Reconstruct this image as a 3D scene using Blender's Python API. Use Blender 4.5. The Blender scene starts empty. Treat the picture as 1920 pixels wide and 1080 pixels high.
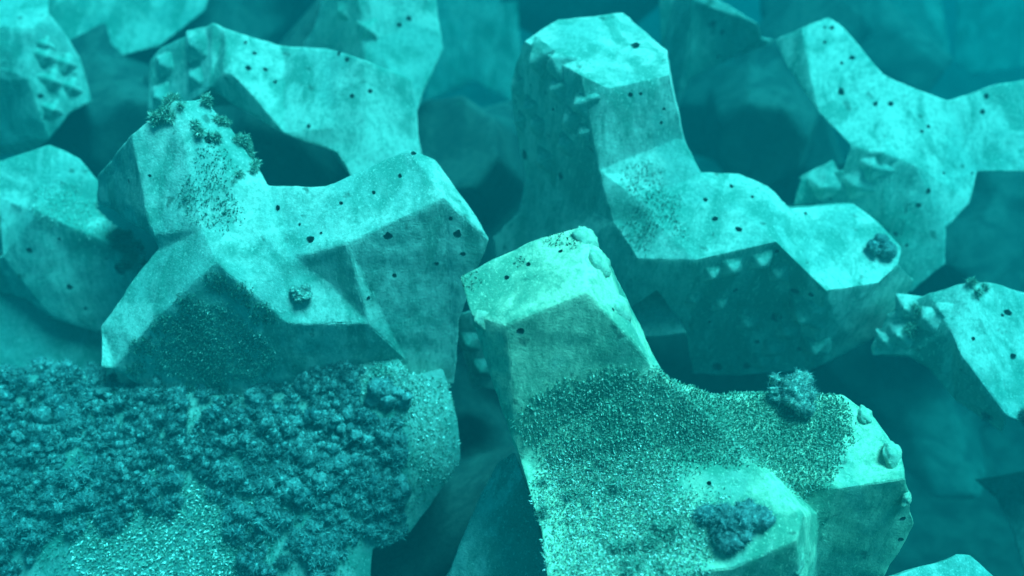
import bpy, bmesh, math, random
from mathutils import Vector, noise, Matrix
from mathutils.bvhtree import BVHTree
R_ = math.radians
random.seed(7)
scene = bpy.context.scene
COL = scene.collection

# ------------------------------------------------------------ camera
cam_d = bpy.data.cameras.new('camera'); cam = bpy.data.objects.new('camera', cam_d); COL.objects.link(cam)
cam.location = (0, 0, 9.0); cam.rotation_euler = (R_(90-35.0), 0, 0)
cam_d.sensor_width = 36.0; cam_d.lens = 36*1663/1920; cam_d.clip_end = 500; cam_d.clip_start = .05
cam_d.dof.use_dof = True; cam_d.dof.focus_distance = 6.3; cam_d.dof.aperture_fstop = .36   # soft far blocks
scene.camera = cam

# ------------------------------------------------------------ daylight from the surface, filtered by the water above
SUN_EL, SUN_AZ = R_(71), R_(86)      # azimuth clockwise from +Y
w = bpy.data.worlds.new('World'); scene.world = w; w.use_nodes = True
nt = w.node_tree; nt.nodes.clear()
out = nt.nodes.new('ShaderNodeOutputWorld'); bg = nt.nodes.new('ShaderNodeBackground')
sky = nt.nodes.new('ShaderNodeTexSky'); sky.sky_type = 'NISHITA'; sky.sun_disc = False
sky.sun_elevation = SUN_EL; sky.sun_rotation = SUN_AZ
mx = nt.nodes.new('ShaderNodeMix'); mx.data_type = 'RGBA'; mx.blend_type = 'MULTIPLY'; mx.inputs[0].default_value = 1
mx.inputs[7].default_value = (0.15, 0.9, 0.8, 1.0)
nt.links.new(sky.outputs[0], mx.inputs[6]); nt.links.new(mx.outputs[2], bg.inputs[0]); nt.links.new(bg.outputs[0], out.inputs[0])
bg.inputs[1].default_value = 0.055
sd = bpy.data.lights.new('sun', 'SUN'); sun = bpy.data.objects.new('sun', sd); COL.objects.link(sun)
sd.energy = 5.0; sd.angle = R_(26.0); sd.color = (0.36, 1.0, 1.05)
dvec = Vector((math.sin(SUN_AZ)*math.cos(SUN_EL), math.cos(SUN_AZ)*math.cos(SUN_EL), math.sin(SUN_EL)))
sun.rotation_euler = dvec.to_track_quat('Z', 'Y').to_euler(); sun.location = (0, 0, 30)
scene.view_settings.view_transform = 'Standard'; scene.view_settings.look = 'None'
scene.view_settings.exposure = 1.12; scene.view_settings.gamma = 1
scene.cycles.max_bounces = 6; scene.cycles.diffuse_bounces = 3; scene.cycles.volume_bounces = 2
scene.cycles.use_denoising = True

# ------------------------------------------------------------ materials
def new_mat(name):
    m = bpy.data.materials.new(name); m.use_nodes = True; t = m.node_tree
    b = t.nodes['Principled BSDF']; b.inputs['Roughness'].default_value = .95; b.inputs['Specular IOR Level'].default_value = .1
    return m, t, b
def noise_n(t, scale, detail=4, rough=.6, vec=None, dist=0):
    n = t.nodes.new('ShaderNodeTexNoise'); n.inputs['Scale'].default_value = scale; n.inputs['Detail'].default_value = detail
    n.inputs['Roughness'].default_value = rough; n.inputs['Distortion'].default_value = dist
    if vec is not None: t.links.new(vec, n.inputs['Vector'])
    return n.outputs['Fac']
def ramp(t, fac, lo, hi, a=0., b=1.):
    n = t.nodes.new('ShaderNodeMapRange'); n.inputs[1].default_value = lo; n.inputs[2].default_value = hi
    n.inputs[3].default_value = a; n.inputs[4].default_value = b; n.interpolation_type = 'SMOOTHSTEP'
    t.links.new(fac, n.inputs[0]); return n.outputs[0]
def mix(t, fac, a, b):
    n = t.nodes.new('ShaderNodeMix'); n.data_type = 'RGBA'
    for s, v in ((0, fac), (6, a), (7, b)):
        if isinstance(v, (int, float)): n.inputs[s].default_value = v
        elif isinstance(v, tuple): n.inputs[s].default_value = (*v, 1)
        else: t.links.new(v, n.inputs[s])
    return n.outputs[2]
def mul(t, a, b, op='MULTIPLY'):
    n = t.nodes.new('ShaderNodeMath'); n.operation = op
    for s, v in ((0, a), (1, b)):
        if isinstance(v, (int, float)): n.inputs[s].default_value = v
        else: t.links.new(v, n.inputs[s])
    return n.outputs[0]
def coords(t, offset=(0, 0, 0), scale=(1, 1, 1)):
    tc = t.nodes.new('ShaderNodeTexCoord'); mp = t.nodes.new('ShaderNodeMapping')
    mp.inputs['Location'].default_value = offset; mp.inputs['Scale'].default_value = scale
    t.links.new(tc.outputs['Object'], mp.inputs['Vector']); return mp.outputs[0]
def concrete(name, off, base, light, film, turf=.5):
    m, t, b = new_mat(name)
    v = coords(t, off); vs = coords(t, off, (1, 1, .35))
    c = mix(t, ramp(t, noise_n(t, 1.3, 5, .6, v, .4), .40, .56), base, light)
    c = mix(t, mul(t, ramp(t, noise_n(t, 2.6, 4, .6, vs, .6), .47, .62), .8), c, film)           # thin algal film
    c = mix(t, mul(t, ramp(t, noise_n(t, 9, 5, .75, vs, .3), .5, .62), .45), c, film)
    c = mix(t, mul(t, ramp(t, noise_n(t, 26, 5, .75, vs), .48, .62), .5), c, film)               # speckle of fine growth
    c = mix(t, mul(t, ramp(t, noise_n(t, 55, 3, .7, vs), .56, .68), .5), c, tuple(min(.85, x*1.45) for x in light))      # pale shell and sediment grains
    c = mix(t, mul(t, ramp(t, noise_n(t, 7, 3, .5, v, .2), .66, .74), .7), c, (.04, .09, .07))    # dark spots
    t.links.new(c, b.inputs['Base Color'])
    bp = t.nodes.new('ShaderNodeBump'); bp.inputs['Strength'].default_value = .35; bp.inputs['Distance'].default_value = .03
    h = mul(t, noise_n(t, 22, 6, .7, v), noise_n(t, 60, 3, .7, v), 'ADD')
    t.links.new(h, bp.inputs['Height']); t.links.new(bp.outputs[0], b.inputs['Normal'])
    return m
def island_mat(name, dark, light, hi, p_hi=.85, patch=False):
    m, t, b = new_mat(name)
    g = t.nodes.new('ShaderNodeNewGeometry'); r = g.outputs['Random Per Island']
    c = mix(t, r, dark, light)
    c = mix(t, ramp(t, r, p_hi, min(p_hi+.05, 1.)), c, hi)
    if patch:
        c = mix(t, ramp(t, noise_n(t, 1.1, 4, .6, coords(t), .5), .42, .58, 0., .75), c, tuple(x*.28 for x in dark))
    t.links.new(c, b.inputs['Base Color']); return m
def fluff_mat(name, dark, light):
    m, t, b = new_mat(name); v = coords(t)
    c = mix(t, ramp(t, noise_n(t, 4, 5, .7, v), .35, .65), dark, light)
    c = mix(t, mul(t, ramp(t, noise_n(t, 30, 4, .7, v), .5, .65), .6), c, tuple(min(1, x*2.2) for x in light))
    t.links.new(c, b.inputs['Base Color'])
    bp = t.nodes.new('ShaderNodeBump'); bp.inputs['Strength'].default_value = .8; bp.inputs['Distance'].default_value = .05
    t.links.new(noise_n(t, 28, 5, .7, v), bp.inputs['Height']); t.links.new(bp.outputs[0], b.inputs['Normal']); return m

M_TURF = island_mat('turf_algae', (.14, .29, .22), (.27, .43, .34), (.55, .62, .52), .86)
M_TURF_DARK = island_mat('dark_turf_algae', (.08, .21, .165), (.17, .33, .27), (.6, .66, .58), .9)
M_FLUFF = fluff_mat('fluffy_algae', (.04, .11, .12), (.2, .31, .3))
M_FUZZ = island_mat('fuzzy_fronds', (.08, .18, .18), (.22, .36, .35), (.42, .52, .48), .93, True)
M_TURF_DEEP = island_mat('deep_turf_algae', (.02, .075, .055), (.08, .19, .14), (.4, .48, .4), .94)
M_TURF_PALE = island_mat('pale_turf_algae', (.2, .32, .25), (.5, .58, .5), (.95, .95, .88), .7)
M_FLUFF_PALE = fluff_mat('pale_fluffy_algae', (.10, .20, .18), (.3, .42, .36))
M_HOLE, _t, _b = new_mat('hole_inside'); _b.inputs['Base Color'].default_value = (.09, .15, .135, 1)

# ------------------------------------------------------------ builders
def link(name, me, mat=None, parent=None, loc=None):
    o = bpy.data.objects.new(name, me); COL.objects.link(o)
    for m in (mat if isinstance(mat, (list, tuple)) else [mat]):
        if m is not None: me.materials.append(m)
    if parent is not None: o.parent = parent
    if loc is not None: o.location = loc
    return o
def tag(o, label=None, cat=None, group=None, kind=None):
    for k, v in (('label', label), ('category', cat), ('group', group), ('kind', kind)):
        if v: o[k] = v
    return o
def fractal(p, f, oct=3):
    return noise.fractal(Vector(p)*f, 1.0, 2.0, oct)

def block_mesh(name, verts, faces, seed, edge, bev=.016, rough=.011):
    bm = bmesh.new(); vs = [bm.verts.new(v) for v in verts]
    for f in faces: bm.faces.new([vs[i] for i in f])
    bmesh.ops.triangulate(bm, faces=[f for f in bm.faces if len(f.verts) > 3])
    bmesh.ops.recalc_face_normals(bm, faces=bm.faces[:])
    es = [e for e in bm.edges if len(e.link_faces) == 2 and e.calc_face_angle(0) > R_(14)]
    bmesh.ops.bevel(bm, geom=es, offset=bev, offset_type='OFFSET', segments=2, profile=.5, affect='EDGES', clamp_overlap=True)
    bmesh.ops.triangulate(bm, faces=bm.faces[:])
    for k in range(7):
        ls = [e for e in bm.edges if e.calc_length() > edge]
        if not ls: break
        bmesh.ops.subdivide_edges(bm, edges=ls, cuts=1, use_grid_fill=False)
        bmesh.ops.triangulate(bm, faces=[f for f in bm.faces if len(f.verts) > 3])
    bmesh.ops.dissolve_degenerate(bm, dist=1e-4, edges=bm.edges[:])
    bm.normal_update()
    off = Vector((seed*3.1, seed*1.7, seed*.9))
    mv = []
    for v in bm.verts:
        p = v.co+off
        mv.append(v.normal*(rough*1.2*noise.noise(p*1.6)+rough*1.1*noise.noise(p*6)+rough*.7*noise.noise(p*17)))
    for v, d in zip(bm.verts, mv): v.co += d
    me = bpy.data.meshes.new(name); bm.to_mesh(me); bm.free()
    for p in me.polygons: p.use_smooth = True
    me.set_sharp_from_angle(angle=R_(20))
    return me
def carve(o, holes):
    """drills the round pits into the block"""
    bm = bmesh.new()
    for (p, n, r) in holes:
        n = Vector(n); q = n.to_track_quat('Z', 'Y').to_matrix().to_4x4()
        mt = Matrix.Translation(Vector(p)-n*.03) @ q
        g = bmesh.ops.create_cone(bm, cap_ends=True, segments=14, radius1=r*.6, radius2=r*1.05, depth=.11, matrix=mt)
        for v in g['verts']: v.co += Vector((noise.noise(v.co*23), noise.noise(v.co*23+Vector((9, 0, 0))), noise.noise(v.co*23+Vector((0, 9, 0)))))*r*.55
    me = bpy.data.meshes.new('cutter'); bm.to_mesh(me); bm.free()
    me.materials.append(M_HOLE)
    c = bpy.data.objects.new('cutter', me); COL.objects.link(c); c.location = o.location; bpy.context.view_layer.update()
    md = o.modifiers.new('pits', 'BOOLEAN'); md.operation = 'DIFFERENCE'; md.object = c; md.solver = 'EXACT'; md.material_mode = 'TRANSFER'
    dg = bpy.context.evaluated_depsgraph_get(); ev = bpy.data.meshes.new_from_object(o.evaluated_get(dg))
    o.modifiers.clear(); old = o.data
    if len(ev.polygons) > len(old.polygons)*.8: o.data = ev
    bpy.data.objects.remove(c)
def stud_mesh(s, seed):
    """low four-sided pyramid with a worn tip and edges"""
    rnd = random.Random(seed); n = 14; h = s*.85; tx, ty = rnd.uniform(-.1, .1), rnd.uniform(-.1, .1); V = []; F = []
    for a in range(n+1):
        for b in range(n+1):
            x, y = -1+2*a/n, -1+2*b/n
            ax, ay = abs(x-tx*(1-abs(x))), abs(y-ty*(1-abs(y)))
            m = (ax**9+ay**9)**(1/9) if ax+ay > 0 else 0
            z = h*min(1-m, .93-.1*m)
            p = Vector((x*s, y*s, z)); q = p*9+Vector((seed*1.3, 0, 0))
            if m > .99: p = Vector((x*s*1.12, y*s*1.12, -s*.3))
            V.append((p+Vector((noise.noise(q), noise.noise(q+Vector((5, 0, 0))), noise.noise(q+Vector((0, 5, 0)))))*s*.09-Vector((0, 0, .02)))[:])
    for a in range(n):
        for b in range(n):
            i = a*(n+1)+b; F.append((i, i+n+1, i+n+2, i+1))
    me = bpy.data.meshes.new('stud'); me.from_pydata(V, [], F); me.update()
    for p in me.polygons: p.use_smooth = True
    me.set_sharp_from_angle(angle=R_(32))
    return me
def knob_mesh(s, seed):
    """rounded crusted knob"""
    vs, fs = ico(4); off = Vector((seed*1.7, .3, 0)); V = []
    for v in vs:
        d = 1+.3*noise.noise(v*1.3+off)+.12*noise.noise(v*3.5+off)+.05*noise.noise(v*9+off)
        V.append((v.x*s*d*1.2, v.y*s*d*1.2, max(v.z, -.35)*s*.75*d))
    me = bpy.data.meshes.new('stud'); me.from_pydata(V, [], fs); me.update()
    for p in me.polygons: p.use_smooth = True
    return me
def area_samples(me, n, keep, rnd):
    """random points on a mesh, area weighted, filtered by keep(point, normal)"""
    me.calc_loop_triangles(); tr = me.loop_triangles; cum = []; s = 0
    for t in tr: s += t.area; cum.append(s)
    import bisect
    res = []; tries = 0
    while len(res) < n and tries < n*40:
        tries += 1
        t = tr[min(bisect.bisect(cum, rnd.random()*s), len(tr)-1)]
        a, b, c = (me.vertices[i].co for i in t.vertices)
        u, v = rnd.random(), rnd.random()
        if u+v > 1: u, v = 1-u, 1-v
        p = a+(b-a)*u+(c-a)*v
        if keep(p, t.normal): res.append((p, t.normal.copy()))
    return res
def blades_mesh(name, pts, ln, wd, rnd, droop=.5):
    V = []; F = []
    for p, n in pts:
        d = (n*.6+Vector((rnd.gauss(0, .45), rnd.gauss(0, .45), rnd.gauss(.25, .4)))).normalized()
        side = d.cross(Vector((rnd.gauss(0, 1), rnd.gauss(0, 1), rnd.gauss(0, 1)))).normalized()
        l = ln*rnd.uniform(.5, 1.5); w_ = wd*rnd.uniform(.6, 1.4)
        bend = Vector((rnd.gauss(0, .4), rnd.gauss(0, .4), -droop*rnd.random()))
        p0 = p-n*.008; p1 = p0+d*l*.55; p2 = p1+(d+bend*.8).normalized()*l*.5
        i = len(V); V += [p0-side*w_*.6, p0+side*w_*.6, p1+side*w_, p1-side*w_, p2]
        F += [(i, i+1, i+2, i+3), (i+3, i+2, i+4)]
    me = bpy.data.meshes.new(name); me.from_pydata([v[:] for v in V], [], F); me.update(); return me
_ico = {}
def ico(sub):
    if sub not in _ico:
        bm = bmesh.new(); bmesh.ops.create_icosphere(bm, subdivisions=sub, radius=1)
        bm.verts.ensure_lookup_table()
        _ico[sub] = ([v.co.copy() for v in bm.verts], [tuple(v.index for v in f.verts) for f in bm.faces]); bm.free()
    return _ico[sub]
def lumps_mesh(name, lumps, seed, sub=3, amp=.35):
    V = []; F = []
    for k, (c, r, sq) in enumerate(lumps):
        vs, fs = ico(sub); b = len(V); off = Vector((seed*7.3+k*2.17, k*.71, seed))
        for v in vs:
            q = v*1.7+off
            d = 1+amp*noise.noise(q)+amp*.8*noise.noise(q*2.3)+amp*.6*noise.noise(q*5.1)
            V.append((c.x+v.x*r*d, c.y+v.y*r*d, c.z+v.z*r*d*sq))
        F += [tuple(i+b for i in f) for f in fs]
    me = bpy.data.meshes.new(name); me.from_pydata(V, [], F); me.update()
    for p in me.polygons: p.use_smooth = True
    return me

# ------------------------------------------------------------ measured shapes, metres
BLOCKS = {
 'C': {
  'o': (1.409, 4.596, 2.436),
  'v': [(-0.34, 4.768, 5.746), (0.098, 4.961, 5.899), (0.453, 4.975, 6.009), (-0.27, 4.562, 5.597), (-0.04, 4.414, 5.62), (0.466, 4.492, 5.826), (0.611, 4.877, 5.849), (0.713, 4.666, 5.584), (0.925, 4.465, 5.256), (1.069, 4.626, 4.992), (1.389, 4.559, 4.916), (2.321, 4.675, 4.821), (2.518, 4.535, 4.739), (2.651, 4.301, 4.614), (2.593, 4.076, 4.621), (2.154, 4.067, 4.519), (1.422, 4.282, 4.809), (1.642, 4.014, 4.713), (1.816, 3.761, 4.622), (1.768, 3.62, 4.554), (1.369, 3.531, 4.41), (0.144, 4.196, 4.57), (0.043, 4.276, 4.64), (0.192, 3.826, 4.365), (0.23, 3.395, 4.34), (2.779, 4.064, 4.16), (2.679, 4.053, 3.612), (2.637, 4.046, 2.641), (2.395, 4.046, 2.64), (1.78, 4.136, 4.582), (2.053, 4.032, 4.318), (2.036, 3.566, 3.396), (1.47, 3.508, 3.486), (-0.311, 5.039, 5.519), (-0.24, 4.838, 5.358), (0.085, 4.508, 4.406), (0.236, 4.067, 4.1), (0.276, 3.656, 4.03), (1.542, 3.72, 3.23), (2.116, 3.771, 3.152), (2.438, 4.196, 2.493), (2.68, 4.195, 2.494), (2.753, 4.243, 3.406), (2.874, 4.281, 3.927), (2.702, 4.319, 4.37), (2.748, 4.53, 4.383), (2.605, 4.756, 4.523), (2.401, 4.892, 4.613), (1.458, 4.789, 4.695), (1.131, 4.856, 4.774), (0.991, 4.723, 5.017), (0.773, 4.933, 5.353), (0.667, 5.148, 5.627), (0.505, 5.25, 5.791), (0.141, 5.229, 5.682), (-0.136, 5.293, 5.178), (-0.071, 5.109, 5.022), (0.242, 4.776, 4.142), (0.382, 4.373, 3.839), (0.416, 4.001, 3.742), (1.609, 4.035, 3.042), (2.143, 4.079, 2.977), (2.412, 4.445, 2.436), (2.634, 4.445, 2.437), (2.725, 4.508, 3.236), (2.854, 4.557, 3.7), (2.707, 4.607, 4.098), (2.74, 4.794, 4.123), (2.6, 4.999, 4.26), (2.406, 5.121, 4.348), (1.529, 5.034, 4.417), (1.223, 5.097, 4.492), (1.094, 4.992, 4.706), (0.888, 5.192, 5.022), (0.789, 5.393, 5.281), (0.635, 5.49, 5.436), (0.292, 5.466, 5.334), (0.339, 5.305, 4.756), (0.383, 5.165, 4.651), (0.622, 4.95, 3.986), (0.715, 4.641, 3.784), (0.727, 4.341, 3.74), (1.61, 4.418, 3.19), (1.997, 4.459, 3.136), (2.204, 4.801, 2.687), (2.362, 4.8, 2.687), (2.419, 4.793, 3.302), (2.508, 4.801, 3.659), (2.4, 4.815, 3.967), (2.425, 4.966, 3.969), (2.326, 5.124, 4.059), (2.187, 5.217, 4.116), (1.553, 5.142, 4.179), (1.333, 5.188, 4.231), (1.231, 5.089, 4.411), (1.082, 5.233, 4.642), (1.01, 5.38, 4.828), (0.899, 5.45, 4.941), (0.652, 5.435, 4.863), (1.481, 4.973, 4.012)],
  'f': [(0, 3, 4, 5, 2, 1), (2, 5, 8, 7, 6), (4, 22, 8, 5), (22, 21, 16, 8), (3, 22, 4), (22, 23, 21), (8, 16, 29, 10, 9), (10, 29, 30, 15, 14, 13, 12, 11), (15, 30, 28, 27, 26, 25, 14), (21, 23, 24, 20, 19, 18, 17, 16), (24, 32, 20), (20, 32, 31, 19), (16, 17, 18, 19, 31, 28, 30, 29), (3, 0, 33, 34), (22, 3, 34, 35), (23, 22, 35, 36), (24, 23, 36, 37), (32, 24, 37, 38), (31, 32, 38, 39), (28, 31, 39, 40), (27, 28, 40, 41), (26, 27, 41, 42), (25, 26, 42, 43), (14, 25, 43, 44), (13, 14, 44, 45), (12, 13, 45, 46), (11, 12, 46, 47), (10, 11, 47, 48), (9, 10, 48, 49), (8, 9, 49, 50), (7, 8, 50, 51), (6, 7, 51, 52), (2, 6, 52, 53), (1, 2, 53, 54), (0, 1, 54, 33), (34, 33, 55, 56), (35, 34, 56, 57), (36, 35, 57, 58), (37, 36, 58, 59), (38, 37, 59, 60), (39, 38, 60, 61), (40, 39, 61, 62), (41, 40, 62, 63), (42, 41, 63, 64), (43, 42, 64, 65), (44, 43, 65, 66), (45, 44, 66, 67), (46, 45, 67, 68), (47, 46, 68, 69), (48, 47, 69, 70), (49, 48, 70, 71), (50, 49, 71, 72), (51, 50, 72, 73), (52, 51, 73, 74), (53, 52, 74, 75), (54, 53, 75, 76), (33, 54, 76, 55), (56, 55, 77, 78), (57, 56, 78, 79), (58, 57, 79, 80), (59, 58, 80, 81), (60, 59, 81, 82), (61, 60, 82, 83), (62, 61, 83, 84), (63, 62, 84, 85), (64, 63, 85, 86), (65, 64, 86, 87), (66, 65, 87, 88), (67, 66, 88, 89), (68, 67, 89, 90), (69, 68, 90, 91), (70, 69, 91, 92), (71, 70, 92, 93), (72, 71, 93, 94), (73, 72, 94, 95), (74, 73, 95, 96), (75, 74, 96, 97), (76, 75, 97, 98), (55, 76, 98, 77), (78, 77, 99), (79, 78, 99), (80, 79, 99), (81, 80, 99), (82, 81, 99), (83, 82, 99), (84, 83, 99), (85, 84, 99), (86, 85, 99), (87, 86, 99), (88, 87, 99), (89, 88, 99), (90, 89, 99), (91, 90, 99), (92, 91, 99), (93, 92, 99), (94, 93, 99), (95, 94, 99), (96, 95, 99), (97, 96, 99), (98, 97, 99), (77, 98, 99)],
  'edge': 0.075,
  'pal': 'warm',
  'label': 'large pale tetrapod in the front middle, bumpy yellowish side and dark turf on its belly',
  'holes': [((0.05, 4.415, 5.572), (0.093, -0.985, 0.146), 0.028), ((1.178, 4.495, 5.068), (0.599, -0.073, 0.797), 0.016), ((2.678, 4.066, 4.212), (-0.012, -1.0, 0.023), 0.023), ((2.709, 4.061, 4.012), (-0.012, -1.0, 0.023), 0.021), ((1.283, 3.996, 4.657), (0.002, -0.469, 0.883), 0.017), ((1.497, 4.191, 4.776), (0.011, -0.329, 0.944), 0.011), ((0.649, 4.574, 5.631), (0.757, -0.21, 0.619), 0.014), ((0.31, 4.831, 5.911), (-0.265, -0.348, 0.899), 0.015), ((-0.035, 4.747, 5.761), (-0.323, -0.364, 0.874), 0.019), ((0.104, 4.796, 5.831), (-0.3, -0.372, 0.878), 0.017)],
  'studs': [((0.516, 4.934, 5.945), (0.722, -0.309, 0.619), 0.08, (0.0, 0.0, 1.0), 35, True), ((0.595, 4.799, 5.826), (0.789, -0.316, 0.526), 0.103, (0.0, 0.0, 1.0), 35, True), ((0.73, 4.646, 5.556), (0.789, -0.316, 0.526), 0.112, (0.0, 0.0, 1.0), 35, True), ((2.474, 4.54, 4.744), (0.619, -0.309, 0.722), 0.06, (0.0, 0.0, 1.0), 30, True), ((2.607, 4.272, 4.634), (0.761, -0.406, 0.507), 0.083, (0.0, 0.0, 1.0), 30, True), ((2.667, 4.071, 4.421), (0.909, -0.404, 0.101), 0.054, (0.0, 0.0, 1.0), 20, True), ((1.874, 3.691, 4.267), (0.928, -0.309, 0.206), 0.087, (0.0, 0.0, 1.0), 30, True), ((-0.222, 4.529, 5.579), (-0.545, -0.835, 0.071), 0.062, (0.0, 0.0, 1.0), 10, False)],
 },
 'A': {
  'o': (1.792, 7.672, 2.99),
  'v': [(0.112, 7.91, 6.208), (0.424, 8.136, 6.334), (1.031, 8.222, 6.366), (1.376, 7.673, 6.204), (1.362, 7.322, 6.12), (0.832, 7.212, 6.039), (0.594, 7.269, 6.131), (0.04, 8.094, 5.947), (-0.016, 8.14, 5.635), (0.042, 8.002, 5.25), (0.136, 7.776, 4.899), (0.768, 7.02, 5.357), (1.467, 7.253, 5.549), (1.536, 7.257, 5.537), (1.686, 7.116, 5.275), (1.435, 6.987, 5.198), (1.199, 6.789, 5.116), (1.264, 6.657, 5.031), (1.094, 6.494, 4.771), (0.902, 6.809, 4.957), (0.079, 7.65, 4.581), (-0.189, 7.663, 4.261), (-0.109, 7.361, 3.713), (0.948, 6.627, 3.994), (2.051, 7.166, 5.243), (2.301, 7.053, 5.173), (2.486, 6.893, 5.034), (2.268, 6.472, 4.955), (1.581, 6.381, 4.829), (2.692, 6.999, 4.984), (3.141, 7.131, 4.954), (3.333, 6.976, 4.858), (3.493, 6.725, 4.729), (3.427, 6.57, 4.659), (3.224, 6.393, 4.581), (2.697, 6.225, 4.613), (3.669, 6.692, 4.41), (2.9, 6.324, 4.181), (3.685, 6.746, 3.999), (3.411, 6.643, 3.727), (2.807, 6.444, 3.537), (2.187, 6.6, 3.33), (1.78, 6.651, 3.32), (1.612, 6.565, 3.903), (1.293, 6.471, 4.457), (1.459, 7.79, 5.897), (1.468, 8.117, 5.997), (1.107, 8.627, 6.179), (0.487, 8.547, 6.144), (0.167, 8.332, 6.01), (0.095, 8.477, 5.758), (0.04, 8.494, 5.452), (0.098, 8.34, 5.067), (0.194, 8.11, 4.713), (0.137, 7.972, 4.395), (-0.133, 7.964, 4.086), (-0.052, 7.652, 3.539), (1.021, 6.991, 3.761), (1.382, 6.878, 4.2), (1.699, 6.928, 3.668), (1.858, 6.973, 3.113), (2.272, 6.925, 3.118), (2.913, 6.792, 3.305), (3.524, 6.99, 3.503), (3.808, 7.102, 3.774), (3.812, 7.079, 4.169), (3.58, 6.984, 4.405), (3.642, 7.132, 4.484), (3.468, 7.373, 4.627), (3.268, 7.523, 4.73), (2.814, 7.403, 4.752), (2.609, 7.31, 4.795), (2.416, 7.468, 4.942), (2.157, 7.577, 5.017), (1.785, 7.533, 5.045), (1.631, 7.683, 5.313), (1.59, 8.266, 5.557), (1.595, 8.552, 5.657), (1.252, 8.998, 5.835), (0.67, 8.928, 5.801), (0.369, 8.737, 5.673), (0.305, 8.845, 5.443), (0.257, 8.843, 5.161), (0.313, 8.691, 4.806), (0.403, 8.476, 4.478), (0.35, 8.343, 4.186), (0.104, 8.323, 3.907), (0.18, 8.031, 3.405), (1.172, 7.46, 3.57), (1.514, 7.38, 3.96), (1.807, 7.401, 3.483), (1.949, 7.42, 2.99), (2.334, 7.379, 2.992), (2.939, 7.268, 3.151), (3.508, 7.449, 3.339), (3.776, 7.558, 3.588), (3.796, 7.555, 3.943), (3.592, 7.483, 4.152), (3.646, 7.616, 4.231), (3.474, 7.834, 4.372), (3.282, 7.969, 4.472), (2.861, 7.866, 4.488), (2.673, 7.787, 4.522), (2.489, 7.932, 4.663), (2.243, 8.03, 4.736), (1.893, 7.994, 4.761), (1.749, 8.138, 5.012), (1.722, 8.409, 5.122), (1.731, 8.638, 5.179), (1.494, 8.994, 5.283), (1.072, 8.939, 5.263), (0.85, 8.79, 5.178), (0.816, 8.897, 4.991), (0.789, 8.917, 4.774), (0.833, 8.819, 4.512), (0.898, 8.666, 4.275), (0.864, 8.579, 4.061), (0.695, 8.585, 3.85), (0.752, 8.384, 3.487), (1.437, 7.891, 3.646), (1.673, 7.791, 3.949), (1.895, 7.848, 3.584), (2.007, 7.907, 3.208), (2.283, 7.871, 3.212), (2.713, 7.764, 3.338), (3.123, 7.901, 3.471), (3.316, 7.971, 3.654), (3.328, 7.939, 3.925), (3.179, 7.862, 4.09), (3.218, 7.967, 4.142), (3.095, 8.138, 4.236), (2.957, 8.243, 4.305), (2.651, 8.156, 4.324), (2.513, 8.087, 4.355), (2.38, 8.197, 4.454), (2.204, 8.274, 4.504), (1.949, 8.241, 4.525), (1.844, 8.343, 4.709), (1.947, 8.259, 4.269)],
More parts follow.
